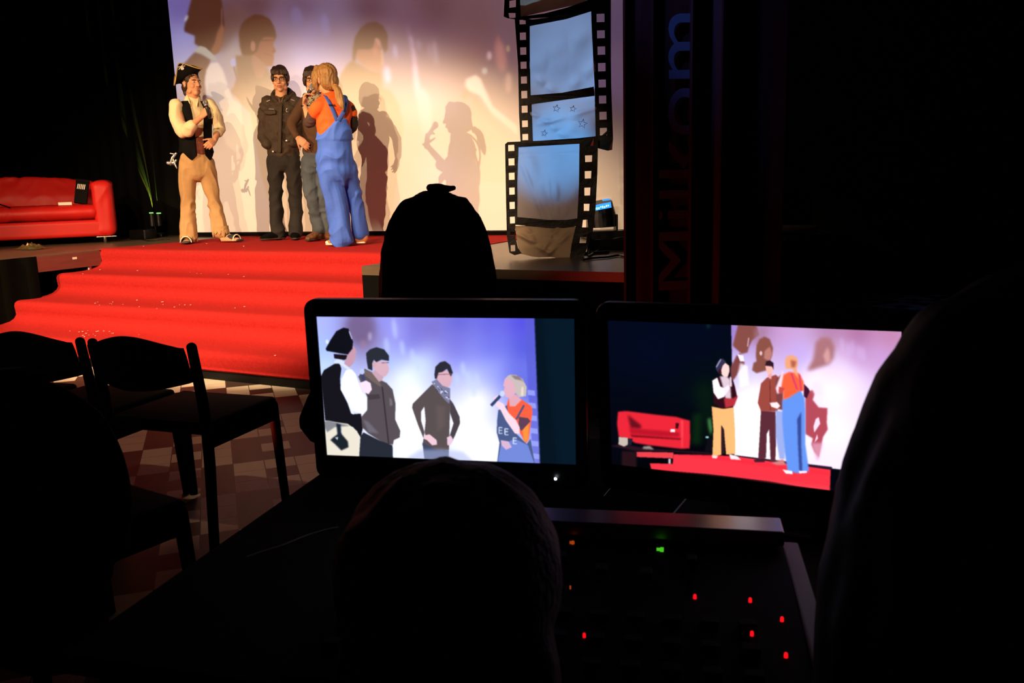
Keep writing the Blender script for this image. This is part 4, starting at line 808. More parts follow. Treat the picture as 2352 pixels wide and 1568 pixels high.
for i in range(9):
    x = -.066+.0165*i; b.loft([T(x*.7, -.02, .112), T(x, -.078+abs(x)*.4, .080), T(x*1.06, -.098+abs(x)*.55, .040+.006*math.sin(i*2.3)+.06*abs(x))], [.020, .018, .006], n=8)
for i in range(14): a = i*.9; b.loft([T(.030*math.cos(a), .02+.03*math.sin(a), .108), T(.050*math.cos(a), .02+.056*math.sin(a), .098+.008*math.sin(i*2.1)), T(.080*math.cos(a), .02+.088*math.sin(a), .050+.010*math.sin(i*1.3))], [.020, .016, .006], n=8)
b.build('hair', M['hair_dark'], R0, remesh=.006, sm=2, disp=(.006, 55, 55, 16, 4))
b = MB(); limb(b, [p(647, 236, .02), p(648, 250, 0), p(648, 290, 0), p(650, 325, 0), p(651, 348, 0)], [(.125, .085), (.190, .122), (.190, .135), (.175, .13), (.165, .122)], X1)
b.ell(p(617, 240, 0), (.075, .08, .075)); b.ell(p(681, 238, 0), (.075, .08, .075))
limb(b, [sh1, p(609, 265, .02), e1, p(606, 315, -.03), p(614, 331, -.09)], [.078, .072, .068, .060, .052]); limb(b, [sh2, p(688, 262, .02), e2, p(684, 310, -.03), p(672, 326, -.09)], [.078, .072, .068, .060, .052])
jk = b.build('jacket', M['jacket'], R0, remesh=.008, sm=4, disp=(.018, 9, 9, 12, 31))
b = MB()  # hood lying open around the neck
hp = []
for i in range(19):
    a = math.radians(-128+256*i/18); t_ = abs(a)/math.radians(128)
    hp.append(p(648, 219, 0)+V(math.sin(a)*(.112-.060*max(0, t_-.6)/.4), .030+.085*math.cos(a)-.055*t_**3, .022-.085*t_**2.4))
b.loft(hp, [(.040-.022*max(0, abs(i-9)/9-.5)*2, .026) for i in range(19)], side=V(0, 0, 1), n=12)
b.ell(p(650, 218, .125), (.120, .055, .085)); b.build('hood', M['jacket'], jk, remesh=.007, sm=3, disp=(.008, 12, 12, 12, 3))
b = MB(); b.loft([p(640, 222, -.075), p(645, 236, -.105), p(651, 222, -.075)], [(.006, .004)]*3, n=8, res=3); b.build('collar_edge', M['jacket_line'], jk, smooth=True)
b = MB(); b.loft([p(646, 236, -.100), p(644, 252, -.140), p(643, 300, -.150), p(642, 349, -.140)], [(.018, .006)]*4, side=X1, n=10, res=3); b.build('zip_flap', M['jacket'], jk, smooth=True)
b = MB(); b.loft([p(608, 257, -.125), p(620, 259, -.140), p(632, 257, -.145)], [(.006, .022)]*3, side=V(0, -1, 0), n=8); b.build('pocket_flap', M['jacket'], jk, smooth=True)
for q1, q2 in ((p(612, 233, -.10), p(620, 230, -.105)), (p(668, 228, -.095), p(678, 232, -.09)), (p(617, 250, -.142), p(629, 251, -.148))):
    b = MB(); b.loft([q1, q2], [.002]*2, n=6); b.build('reflective_piping', M['silver'], jk, smooth=True)
for q1 in (p(658, 323, -.150), p(627, 348, -.140)):
    b = MB(); b.ell(q1, (.011, .005, .011)); b.build('snap_button', M['silver'], jk, smooth=True)
b = MB(); b.loft([p(660+3*math.cos(a), 253+4*math.sin(a), -.142) for a in [1.2+i*.7 for i in range(6)]], [.0022]*6, n=6); b.build('chest_emblem', M['silver'], jk, smooth=True)
b = MB(); limb(b, [p(651, 349, 0), p(652, 372, 0)], [(.155, .11), (.15, .11)], X1)
limb(b, [p(634, 368, 0), p(633, 405, -.01), k1, p(636, 490, 0), p(638, 535, -.01)], [.094, .082, .070, .068, .074]); limb(b, [p(669, 368, 0), p(676, 405, -.01), k2, p(680, 490, 0), p(679, 535, -.01)], [.094, .080, .070, .070, .072])
b.build('trousers', M['bpants'], R0, remesh=.008, sm=4, disp=(.020, 7, 7, 9, 8))
for hl, to in ((p(652, 549, .0), p(600, 552, -.12)), (p(681, 547, .10), p(677, 556, -.16))):
    hl[2] = to[2] = 0; b = MB(); s2 = MB(); shoe(b, hl, to, .09, .05, s2); o = b.build('shoe', M['black'], R0, remesh=.006, sm=3); s2.build('sole', M['sole'], o, smooth=True)

# ---- young man with scarf, half hidden
F = Fig((730, 551), 'person in glasses, checked scarf and brown sweater, half hidden behind the orange shirt'); R0 = F.root; p = F.p
hc = p(718, 187, -.01); HR = head_rot(12, -2, 0)
b = MB(); add_head(b, hc, HR, 1.0, p(722, 232, .03))
sh1 = p(699, 237, 0); sh2 = p(770, 236, .04); e1 = p(670, 285, -.10); w1 = p(684, 316, -.16); e2 = p(806, 284, .02); w2 = p(790, 325, -.06)
limb(b, [p(724, 236, .02), p(732, 262, 0), p(732, 320, 0), p(730, 352, 0), p(732, 372, 0)], [(.07, .06), (.145, .10), (.115, .085), (.12, .085), (.10, .075)], X1)
for a_, c_, d_ in ((sh1, e1, w1), (sh2, e2, w2)): limb(b, [a_, c_, d_], [.048, .036, .025])
k1 = p(715, 445, -.03); n1 = p(732, 528, 0); k2 = p(745, 445, 0); n2 = p(750, 528, .04)
limb(b, [p(714, 372, 0), k1, n1], [.060, .044, .034]); limb(b, [p(748, 372, 0), k2, n2], [.060, .044, .034])
add_hand(b, w1, p(696, 327, -.17)-w1, V(.1, .95, -.2), -1, (.25, .35, .3), .98, (.8, .3)); add_hand(b, w2, V(-.6, -.4, -.5), V(0, 1, 0), 1, (.3, .3, .3), .95)
body = b.build('body', M['skin'], R0, remesh=.006, sm=3); face_parts(body, hc, HR, 1.0, glasses=True)
T = lambda x, y, z: hc+HR@V(x, y, z)
b = MB(); b.ell(T(0, .022, .056), (.086, .104, .082), HR); b.ell(T(0, .03, .082), (.066, .080, .072), HR); b.ell(T(0, .07, .0), (.080, .055, .085), HR)
for sx in (-1, 1): b.ell(T(sx*.074, .0, .010), (.020, .045, .052), HR)
for i in range(9):
    x = -.066+.0165*i; b.loft([T(x*.7, -.02, .116), T(x, -.080+abs(x)*.4, .078), T(x*1.1, -.100+abs(x)*.55, .026+.006*math.sin(i*1.9)+.05*abs(x))], [.020, .018, .006], n=8)
for i in range(16): a = i*.8; b.loft([T(.03*math.cos(a), .02+.03*math.sin(a), .112), T(.052*math.cos(a), .02+.058*math.sin(a), .104+.014*math.sin(i*1.7)), T(.088*math.cos(a), .02+.094*math.sin(a), .066+.014*math.sin(i*2.9))], [.020, .015, .005], n=8)
b.build('hair', M['hair_dark'], R0, remesh=.006, sm=2, disp=(.006, 55, 55, 16, 9))
b = MB(); limb(b, [p(725, 232, .01), p(732, 250, 0), p(733, 290, 0), p(732, 325, 0), p(731, 349, 0)], [(.10, .08), (.175, .115), (.165, .12), (.15, .115), (.158, .118)], X1)
b.ell(sh1, (.062, .065, .062)); b.ell(sh2, (.062, .065, .062)); limb(b, [sh1, p(684, 260, -.06), e1, p(681, 311, -.15)], [.062, .056, .050, .036]); limb(b, [sh2, p(792, 262, .04), e2, p(793, 318, -.05)], [.062, .056, .050, .036])
b.build('sweater', M['sweater'], R0, remesh=.008, sm=4, disp=(.010, 8, 8, 10, 33))
b = MB()
for k, (dz, r_) in enumerate(((.0, .095), (-.035, .110), (-.062, .100))):
    b.loft([p(723, 222, .01)+V(math.sin(a)*r_, -math.cos(a)*r_*.85, dz-.02*math.cos(a)+.008*math.sin(3*a+k)) for a in [2*math.pi*i/20 for i in range(21)]], [(.030, .024)]*21, side=V(0, 0, 1), n=10)
b.loft([p(717, 236, -.11), p(716, 250, -.14), p(718, 262, -.135)], [(.040, .015), (.045, .015), (.02, .01)], n=10)
b.build('scarf', M['scarf'], R0, remesh=.007, sm=2, disp=(.008, 22, 22, 22, 2))
b = MB(); limb(b, [p(731, 347, 0), p(732, 372, 0)], [(.148, .108), (.145, .108)], X1)
limb(b, [p(714, 368, 0), p(711, 405, -.01), k1, p(724, 490, 0), p(733, 524, -.01)], [.090, .080, .068, .062, .064]); limb(b, [p(749, 368, 0), p(746, 405, .01), k2, p(748, 490, .03), p(751, 524, .03)], [.090, .080, .066, .062, .062])
b.build('jeans', M['jeans'], R0, remesh=.008, sm=4, disp=(.020, 8, 8, 10, 14))
for hl, to in ((p(738, 548, .06), p(706, 552, -.14)), (p(753, 549, .10), p(763, 556, -.14))):
    hl[2] = to[2] = 0; b = MB(); s2 = MB(); shoe(b, hl, to, .10, .052, s2); d_ = (to-hl)/np.linalg.norm(to-hl); b.loft([hl+d_*.05+V(0, 0, .06), hl+d_*.045+V(0, 0, .17)], [(.052, .055), (.055, .058)], n=16)
    o = b.build('boot', M['boots'], R0, remesh=.006, sm=3, disp=(.006, 20, 20, 20, 6)); s2.build('sole', M['sole'], o, smooth=True)

# ---- woman in overalls, seen from behind
F = Fig((793, 563), 'person with blonde ponytail in orange t-shirt and blue overalls, seen from behind'); R0 = F.root; p = F.p
hc = p(749, 182, 0); HR = head_rot(-142, 0, 2); fac = V(-.55, .83, 0); sdv = V(.86, .50, 0)
b = MB(); add_head(b, hc, HR, .98, p(757, 224, .01))
shl = p(729, 246, -.10); shr = p(799, 246, .10); ell_ = p(712, 282, -.02); wrl = p(700, 243, .14); elr = p(811, 285, .14); wrr = p(795, 318, .24)
limb(b, [p(757, 226, 0), p(764, 258, 0), p(768, 310, 0), p(770, 352, 0), p(772, 380, 0)], [(.075, .06), (.145, .095), (.118, .09), (.15, .11), (.13, .10)], sdv)
for a_, c_, d_ in ((shl, ell_, wrl), (shr, elr, wrr)): limb(b, [a_, c_], [.042, .034]); limb(b, [c_, d_], [.035, .023])
k1 = p(770, 455, -.01); n1 = p(783, 545, 0); k2 = p(814, 455, .14); n2 = p(827, 545, .15)
limb(b, [p(760, 382, 0), k1, n1], [.070, .05, .032]); limb(b, [p(790, 382, .05), k2, n2], [.066, .045, .032])
add_hand(b, wrl, p(702, 216, .13)-wrl, V(.65, -.2, .1), -1, (.55, .8, .6), .95, (.8, .6)); add_hand(b, wrr, V(-.5, .3, -.5), V(0, -1, 0), -1, (.3, .3, .3), .9)
body = b.build('body', M['skin'], R0, remesh=.006, sm=3); face_parts(body, hc, HR, .98, brow='hair_blonde')
b = MB(); b.loft([wrl+V(math.cos(a)*.031, math.sin(a)*.029, .0+.004*math.sin(a)) for a in [2*math.pi*i/16 for i in range(17)]], [.0065]*17, n=8, caps='open'); b.build('bracelet', M['dmetal'], R0, smooth=True)
T = lambda x, y, z: hc+HR@V(x, y, z)
b = MB(); b.ell(T(0, .020, .045), (.090, .108, .092), HR); b.ell(T(0, .06, -.02), (.086, .065, .085), HR); b.ell(T(0, .085, -.045), (.05, .045, .05), HR)
for sx in (-1, 1): b.loft([T(sx*.055, -.05, .10), T(sx*.086, -.045, .03), T(sx*.090, -.040, -.04), T(sx*.080, -.035, -.085)], [(.026, .035), (.022, .042), (.018, .038), (.008, .016)], side=HR@V(1, 0, 0), n=12, res=3)
hr_ = b.build('hair', M['hair_blonde'], R0, remesh=.006, sm=2, disp=(.007, 40, 40, 7, 5))
b = MB()
b.loft([p(768, 199, -.10), p(775, 206, -.13), p(779, 222, -.14), p(784, 240, -.15), p(789, 253, -.15)], [(.020, .020), (.030, .026), (.034, .026), (.026, .02), (.008, .006)], n=14, res=4)
b.loft([p(774, 206, -.13), p(775, 225, -.15), p(780, 246, -.15)], [(.02, .02), (.018, .016), (.006, .006)], n=10, res=4)
b.build('ponytail', M['hair_blonde'], hr_, remesh=.005, sm=1, disp=(.008, 45, 45, 5, 8))
b = MB(); b.loft([p(770, 200, -.105)+V(math.cos(a)*.022, 0, math.sin(a)*.022) for a in [2*math.pi*i/12 for i in range(13)]], [.007]*13, n=8, caps='open'); b.build('hair_tie', M['sneaker'], hr_, smooth=True)
b = MB(); limb(b, [p(758, 218, .01), p(764, 240, 0), p(766, 275, 0), p(768, 320, 0), p(769, 345, 0)], [(.080, .07), (.160, .108), (.158, .112), (.140, .108), (.14, .11)], sdv)
b.ell(shl, (.050, .052, .050)); b.ell(shr, (.050, .052, .050)); limb(b, [p(742, 238, -.06), shl, p(723, 258, -.08)], [.062, .057, .056]); limb(b, [p(786, 238, .05), shr, p(806, 259, .11)], [.060, .056, .055])
b.build('t_shirt', M['orange'], R0, remesh=.008, sm=4, disp=(.011, 8, 8, 9, 12))
b = MB(); limb(b, [p(725, 250, -.09), p(719, 265, -.06), p(712, 281, -.025), p(706, 280, .02)], [.052, .052, .050, .040]); b.build('undersleeve', M['undersleeve'], R0, remesh=.007, sm=3, disp=(.006, 15, 15, 30, 3))
b = MB(); limb(b, [p(804, 250, .10), elr, p(806, 298, .19)], [.052, .047, .040]); b.build('undersleeve', mat('black_undersleeve', (.012, .009, .009), .9), R0, remesh=.007, sm=3, disp=(.006, 15, 15, 30, 5))
# overalls: low back, wide legs
b = MB(); limb(b, [p(768, 316, 0), p(769, 345, 0), p(770, 372, 0), p(773, 400, .01)], [(.155, .129), (.160, .132), (.168, .138), (.160, .132)], sdv)
limb(b, [p(757, 385, -.02), p(760, 420, -.02), k1, p(779, 505, 0), p(785, 550, -.01)], [(.112, .11), (.104, .10), (.098, .095), (.098, .095), (.104, .10)]); limb(b, [p(794, 385, .06), p(805, 420, .11), k2, p(822, 505, .15), p(828, 536, .16)], [(.095, .11), (.080, .09), (.072, .085), (.070, .08), (.072, .08)])
vs = []; fs = []   # raised back panel wrapped over the shirt
for lay, off in ((0, .004), (1, .018)):
    for i in range(11):
        u = i/10; c_ = p(768, 322-47*u, 0); ea, eb = .150+.006*u, .122-.004*u; wmax = .138*(1-u)**1.15+.045
        for k in range(15):
            x_ = wmax*(k/7-1)+.012*u; y_ = math.sqrt(max(0, 1-(x_/(ea+.01))**2))*(eb+off); vs.append(c_+sdv*x_-fac*y_)
for lay in (0, 1):
    for i in range(10):
        for k in range(14):
            q0 = lay*165+i*15+k; f_ = (q0, q0+1, q0+16, q0+15); fs.append(f_ if lay else f_[::-1])
for i in range(10):
    for k in (0, 14): fs.append((i*15+k, (i+1)*15+k, 165+(i+1)*15+k, 165+i*15+k))
for k in range(14): fs += [(k, k+1, 166+k, 165+k), (150+k, 151+k, 316+k, 315+k)]
b.add(vs, fs)
ov = b.build('overalls', M['overall'], R0, remesh=.008, sm=4, disp=(.026, 7, 7, 5, 17))
b = MB(); b.loft([p(774, 276, -.13), p(766, 256, -.135), p(757, 236, -.125), p(749, 221, -.08), p(744, 218, -.01)], [(.019, .005)]*5, side=sdv, n=8, res=4)
b.loft([p(778, 276, -.13), p(790, 256, -.10), p(795, 236, -.06), p(793, 222, -.0), p(789, 219, .05)], [(.019, .005)]*5, side=sdv, n=8, res=4)
b.build('strap', M['oveln'], ov, smooth=True)
for hl, to in ((p(800, 563, .02), p(752, 564, .06)), (p(838, 556, .14), p(808, 556, .16))):
    hl[2] = to[2] = 0; b = MB(); s2 = MB(); shoe(b, hl, to, .085, .046, s2); o = b.build('sneaker', M['sneaker'], R0, remesh=.006, sm=3); s2.build('rubber_sole', M['rubber'], o, smooth=True)
    b = MB(); d_ = (to-hl)/np.linalg.norm(to-hl); b.ell(to-d_*.02+V(0, 0, .026), (.036, .036, .020)); b.build('toe_cap', M['rubber'], o, smooth=True)
# printed back lettering (a few small dark characters)
b = MB()
for i in range(6): c_ = p(756+i*2.6, 241+i*.1, -.150+.004*i); b.box(c_, (.006, .004, .014))
b.build('back_print', M['vest'], R0)
microphone('microphone', towards(F, p(721, 194, .10))+F.base, towards(F, p(702, 225, .14))+F.base, 'grey-topped microphone held up by the person in orange')

# ------------------------------------------------------------------ stage furniture and decoration
def rounded(b, c, size, bev, rz=0, rx=0, ry=0): return b.box(c, size, rz=rz, rx=rx, ry=ry, bev=bev)
# red sofa
SRZ = math.radians(50); SFP = atz(268, 541, STAGE+.075)
sf = empty('sofa', (SFP[0], SFP[1], STAGE), SRZ, label='red leather sofa standing on the left of the stage', cat='sofa'); sf_l = 2.15
LEG = .075
b = MB(); rounded(b, (-sf_l/2, .42, LEG+.09), (sf_l-.06, .84, .18), .03); b.build('base', M['leather'], sf, smooth=False, remesh=.014, sm=3)
b = MB()
b.loft([(-.21, .09, LEG+.265), (-1.0, .08, LEG+.265), (-sf_l+.21, .09, LEG+.265)], [(.080, .10), (.082, .11), (.080, .10)], side=V(0, 0, 1), n=18)
rounded(b, (-sf_l/2, .40, LEG+.26), (sf_l-.40, .62, .165), .05); b.build('seat_cushion', M['leather'], sf, remesh=.012, sm=4, disp=(.010, 3, 3, 3, 2))
b = MB()
for i in range(31):
    x = -.14-(sf_l-.28)*i/30; hgt = .535+.105*math.sin(math.pi*i/30)**.5
    b.loft([(x, .64, LEG+.15), (x, .70, LEG+.42), (x, .76, LEG+hgt-.02)], [(.10, .10), (.10, .085), (.09, .045)], side=V(1, 0, 0), n=10)
b.build('backrest', M['leather'], sf, remesh=.014, sm=10, disp=(.018, 2.2, 2, 1.0, 6))
for x in (-.10, -sf_l+.10):
    b = MB(); rounded(b, (x, .42, LEG+.29), (.20, .86, .58), .06); b.loft([(x, .05, LEG+.545), (x, .80, LEG+.56)], [(.105, .05), (.105, .05)], side=V(1, 0, 0)); b.build('armrest', M['leather'], sf, remesh=.012, sm=5, disp=(.008, 3, 3, 3, 4))
for x in (-.12, -sf_l+.12):
    for y in (.06, .80):
        b = MB(); b.loft([(x, y, 0), (x, y, LEG+.05)], [.014, .018], n=12, caps='flat'); b.build('leg', M['metal'], sf, smooth=True)
b = MB(); rounded(b, (-.10, .0, LEG-.004), (.20, .014, .010), .003); b.build('front_rail', M['metal'], sf)
def on_sofa(x, y, z):
    c, n = math.cos(SRZ), math.sin(SRZ); return V(SFP[0]+x*c-y*n, SFP[1]+x*n+y*c, STAGE+z)
# clapper board leaning in the corner
cb = empty('clapperboard', on_sofa(-.31, .22, LEG+.350), SRZ-.1, label='black film clapperboard leaning on the red sofa beside the armrest', cat='clapperboard')
b = MB(); b.box((0, .03, .115), (.125, .05, .23), rx=math.radians(-14), ry=math.radians(9)); bd = b.build('slate', M['vest'], cb)
b = MB(); b.box((.022, .055, .242), (.13, .05, .030), rx=math.radians(-14), ry=math.radians(9)); b.build('clap_stick', M['vest'], cb)
for i in range(5):
    b = MB(); b.box((-.028+i*.0165, .022, .190-i*.0026), (.009, .004, .055), rx=math.radians(-14), ry=math.radians(9+6)); b.build('white_stripe', M['white'], bd)
tag(MB().box((0, 0, .008), (.13, .10, .030), rz=.9).build('paper_stack', M['white'], None), 'small stack of white paper on the red sofa seat', 'paper').location = on_sofa(-.47, .12, LEG+.352)
# dark guitar-like case leaning at the left end
gc = empty('folded_umbrella', on_sofa(-1.20, .10, LEG+.36), SRZ, label='black folded umbrella lying on the left part of the red sofa', cat='umbrella')
b = MB(); b.loft([(-.35, .10, .06), (-.05, .02, .035), (.10, -.02, .025)], [(.05, .035), (.03, .022), (.006, .006)], n=12, res=3); b.build('canopy', M['black'], gc, smooth=True)
b = MB(); b.loft([(.10, -.02, .025), (.22, -.10, -.02)], [.008, .006], n=8); b.build('tip', M['black'], gc, smooth=True)
# crumpled gold foil on the deck
b = MB(); random.seed(4)
Pf = atz(72, 572, STAGE); vs = []; fs = []
for i in range(15):
    for j in range(15):
        u, v = i/7-1, j/7-1; r_ = max(0, 1-u*u-v*v); vs.append((u*.17, v*.11, r_*.045*(.5+random.random())+.004))
for i in range(14):
    for j in range(14): fs.append((i*15+j, (i+1)*15+j, (i+1)*15+j+1, i*15+j+1))
o = b.add(vs, fs).build('gold_foil', M['gold'], label='crumpled gold foil heap on the stage deck in front of the sofa', cat='foil'); o.location = (Pf[0], Pf[1], STAGE+.001)
# low black case right behind the sofa leg
Pb = atz(256, 553, STAGE); b = MB(); rounded(b, (0, 0, .055), (.22, .20, .11), .012); b.build('case_body', M['plastic'], tb := empty('equipment_case', (Pb[0]+.16, Pb[1]+.30, STAGE), .2, label='small black equipment case on the deck behind the sofa corner', cat='case'))
b = MB(); b.box((0, -.102, .075), (.06, .006, .02)); b.build('latch', M['dmetal'], tb)
# left effect light with its yellow-green beam on the curtain
Pe = atz(345, 545, STAGE)
Pe = (V(*Pe)+0); ef = empty('effect_light', (Pe[0], Pe[1]+.10, STAGE), YAW, label='black effect light on the deck by the curtain throwing a yellow beam', cat='stage light')
b = MB(); rounded(b, (0, 0, .02), (.20, .20, .04), .008); b.build('foot', M['plastic'], ef)
b = MB(); b.box((0, 0, .09), (.012, .05, .14)); b.box((0, 0, .040), (.18, .05, .012)); b.build('yoke', M['dmetal'], ef)
b = MB(); b.loft([(-.035, 0, .13), (-.035, 0, .275)], [.048, .044], n=16, caps='flat'); b.loft([(.045, 0, .13), (.045, 0, .27)], [.040, .038], n=16, caps='flat'); b.build('lamp_head', M['plastic'], ef, smooth=False)
b = MB(); b.loft([(-.055, -.01, .285), (-.015, -.01, .285)], [.006, .006]); b.build('lens', M['led_y'], ef, label='glowing green lens'); b = MB(); b.loft([(.03, -.01, .279), (.075, -.01, .279)], [.006, .006]); b.build('lens', M['led_y'], ef, label='glowing yellow lens')
Lq = V(Pe[0], Pe[1]+.10, STAGE+.31)+V(.05, .02, 0)
# the fixture's own narrow lamps graze the curtain behind it
def near_curtain(px, py): dd = (CB-CA)/np.linalg.norm(CB-CA); return atplane(px, py, CA, V(-dd[1], dd[0], 0))
_cd = (CB-CA)/np.linalg.norm(CB-CA); _cn = V(_cd[1], -_cd[0], 0)     # curtain direction and its normal towards the hall
for (sx_, sy_, tx_, ty_), pw, wd, col in (((354, 483, 322, 392), 7, .05, (.95, 1, .08)), ((354, 483, 336, 392), 9, .04, (.95, 1, .08)), ((350, 470, 328, 392), 4, .12, (.60, 1, .10)), ((363, 470, 355, 392), 1.2, .05, (.6, 1, .15))):
    s0 = near_curtain(sx_, sy_)+_cn*.035; s1 = near_curtain(tx_, ty_)+_cn*.035; d_ = (s1-s0)/np.linalg.norm(s1-s0); xx = np.cross(_cn, -d_); xx /= np.linalg.norm(xx); yy = np.cross(-d_, xx)*1.0
    ld = bpy.data.lights.new('effect_beam', 'SPOT'); ld.color = col; ld.energy = pw*45; ld.spot_size = math.radians(70); ld.spot_blend = .6; ld.shadow_soft_size = .002
    lo = bpy.data.objects.new('effect_beam', ld); COL.objects.link(lo)
    lo.matrix_world = Matrix(((xx[0]*wd, yy[0], -d_[0], s0[0]), (xx[1]*wd, yy[1], -d_[1], s0[1]), (xx[2]*wd, yy[2], -d_[2], s0[2]), (0, 0, 0, 1)))
# thin cables
def cable(pts, name='cable', r=.005, mat_='plastic', label=None):
    b = MB(); b.loft(pts, [r]*len(pts), n=6, res=5); return tag(b.build(name, M[mat_], smooth=True), label, 'cable')
c_ = [atz(x, y, STAGE+.008) for x, y in ((310, 545), (322, 549), (345, 553), (370, 550), (390, 549))]; cable(c_, label='thin cable at the foot of the left effect light')

# ---- film strip decoration: three hanging panels of fabric
fs_root = empty('film_strip', atz(1262, 592, STAGE), YAW, label='tall black film strip decoration with sprocket holes and fabric frames', cat='decoration')
FSD = (V(*fs_root.location)-EYE)@_hn; FB = V(*fs_root.location)
def fpt(px, py, dy):
    w_ = atd(px, py, FSD+dy)-FB; c, n = math.cos(YAW), math.sin(YAW); return V(w_[0]*c+w_[1]*n, -w_[0]*n+w_[1]*c, w_[2])
def plate(name, poly_px, dy, m, parent, th=.012, holes=(), wob=.010, seed=1):
    """flat cut-out with rectangular holes, triangulated, given thickness and a slight wave"""
    from mathutils.geometry import tessellate_polygon
    def dense(pl):
        o = []
        for i in range(len(pl)):
            a, c = np.array(pl[i], float), np.array(pl[(i+1) % len(pl)], float); n = max(1, int(np.linalg.norm(c-a)/16))
            o += [a+(c-a)*k/n for k in range(n)]
        return o
    loops = [dense(poly_px)]+[dense(h) for h in holes]
    tri = tessellate_polygon([[Vector((q[0], q[1], 0)) for q in l] for l in loops]); flat = [q for l in loops for q in l]; N_ = len(flat)
    W = lambda q: wob*noise.noise(Vector((q[0]*.02, q[1]*.02, seed)))
    vs = [fpt(q[0], q[1], dy+W(q)) for q in flat]+[fpt(q[0], q[1], dy+W(q)+th) for q in flat]
    fs = [tuple(t) for t in tri]+[tuple(N_+i for i in t[::-1]) for t in tri]; o = 0
    for l in loops:
        n = len(l); fs += [(o+i, o+(i+1) % n, N_+o+(i+1) % n, N_+o+i) for i in range(n)]; o += n
    return MB().add(vs, fs).build(name, m, parent)
def cloth_panel(name, tl, tr_, br, bl, dy, m, parent, folds=(), sag=.02, n=46, seed=0, botwave=0):
    tl, tr_, br, bl = [np.array(q, float) for q in (tl, tr_, br, bl)]; vs = []; fs = []
    for j in range(n+1):
        v = j/n
        for i in range(n+1):
            u = i/n; q = (tl*(1-u)+tr_*u)*(1-v)+(bl*(1-u)+br*u)*v; d = sag*math.sin(math.pi*u)*math.sin(math.pi*v)
            for (x1, y1, x2, y2, w_, am) in folds:
                a = V(x1, y1); c = V(x2, y2); L_ = np.linalg.norm(c-a); t = np.clip(((V(u, v)-a)@(c-a))/L_**2, 0, 1); ds = V(u, v)-a-(c-a)*t; sg = (c-a)[0]*ds[1]-(c-a)[1]*ds[0]
                dist = np.linalg.norm(ds); d += am*math.exp(-(dist/w_)**2)*(1 if am > 0 else 1)*math.sin(math.pi*min(1, max(0, .15+.85*(1-abs(2*t-1)))))
            d += .006*noise.noise(Vector((u*4+seed, v*4, seed)))
            q = q+V(0, botwave*math.sin(u*9+seed)*v)
            vs.append(fpt(q[0], q[1], dy-d))
    for j in range(n):
        for i in range(n): a = j*(n+1)+i; fs.append((a, a+n+1, a+n+2, a+1))
    return MB().add(vs, fs).build(name, m, parent, smooth=True)
def quads(xa, xb, rows, xa2=None, xb2=None):
    o = []; y0, y1 = rows[0][0], rows[-1][1]
    for a, c in rows:
        t = ((a+c)/2-y0)/(y1-y0); l = xa+((xa2 or xa)-xa)*t; r = xb+((xb2 or xb)-xb)*t; o.append([(l, a), (r, a-.6), (r+.3, c-.6), (l+.3, c)])
    return o
low = quads(1167, 1181, [(333, 347), (364, 380), (397, 413), (431, 447), (464, 480), (498, 513), (531, 541), (563, 577)], 1173, 1183)
lr = [[(1344, 320), (1361, 318), (1361, 335), (1344, 337)]]+quads(1344, 1361, [(357, 372), (393, 410), (431, 449)], 1342, 1358)+[[(1341, 468), (1357, 468), (1357, 484), (1341, 484)], [(1339, 505), (1349, 504), (1351, 522), (1337, 522)], [(1333, 544), (1348, 544), (1346, 558), (1331, 558)]]
up_l = quads(1193, 1207, [(43, 56), (75, 92), (109, 126), (142, 158), (176, 192), (209, 226), (243, 259), (277, 292), (308, 322)], 1200, 1213)
up_r = quads(1370, 1388, [(32, 51), (70, 88), (107, 126), (145, 164), (183, 201), (220, 238), (257, 275), (294, 311)], 1378, 1394)
lo_p = plate('film_panel', [(1160, 331), (1166, 326), (1240, 323), (1330, 317), (1374, 312), (1372, 400), (1368, 480), (1362, 530), (1352, 560), (1338, 597), (1318, 600), (1308, 596), (1313, 560), (1322, 520), (1326, 500), (1330, 420), (1331, 330), (1260, 334), (1191, 338), (1188, 420), (1188, 500), (1183, 522), (1184, 545), (1190, 570), (1198, 582), (1182, 586), (1170, 580), (1164, 540), (1162, 450)], 0, M['film'], fs_root, .008, low+lr, .012, 1)
plate('film_bar', [(1187, 498), (1220, 501), (1260, 505), (1300, 505), (1328, 501), (1326, 519), (1295, 523), (1255, 523), (1215, 519), (1184, 516)], -.006, M['film'], lo_p, .008, (), .006, 3)
cloth_panel('film_frame', (1188, 336), (1333, 328), (1329, 506), (1186, 504), .010, M['cloth'], lo_p, ((.08, .25, .45, 1.0, .035, .022), (.62, .55, .66, 1.0, .05, .03), (.95, .62, .72, .98, .06, .02), (.15, .1, .5, .9, .10, .02), (0, .12, 1, .14, .02, -.012), (.5, .5, .6, 1, .03, .015)), .03, seed=2)
cloth_panel('film_frame', (1182, 518), (1324, 520), (1311, 597), (1193, 584), .006, M['cloth_tan'], lo_p, ((.05, .3, .6, .9, .06, .03), (.9, .2, .55, .95, .05, .03), (.7, .05, .45, .8, .05, .025), (.2, .05, .3, .5, .05, .02), (.62, 0, .64, .4, .03, -.02)), .05, seed=5, botwave=2)
up_p = plate('film_panel', [(1182, 40), (1205, 47), (1260, 40), (1330, 22), (1357, 10), (1366, -4), (1400, -4), (1402, 60), (1404, 200), (1408, 312), (1408, 322), (1394, 330), (1372, 330), (1368, 315), (1366, 210), (1366, 200), (1359, 60), (1358, 26), (1300, 44), (1217, 60), (1217, 130), (1219, 219), (1221, 240), (1224, 322), (1224, 334), (1196, 334), (1192, 260), (1190, 150)], .16, M['film'], fs_root, .008, up_l+up_r, .014, 7)
plate('film_bar', [(1216, 219), (1290, 213), (1364, 199), (1366, 220), (1290, 230), (1218, 240)], .150, M['film'], up_p, .008, (), .006, 9)
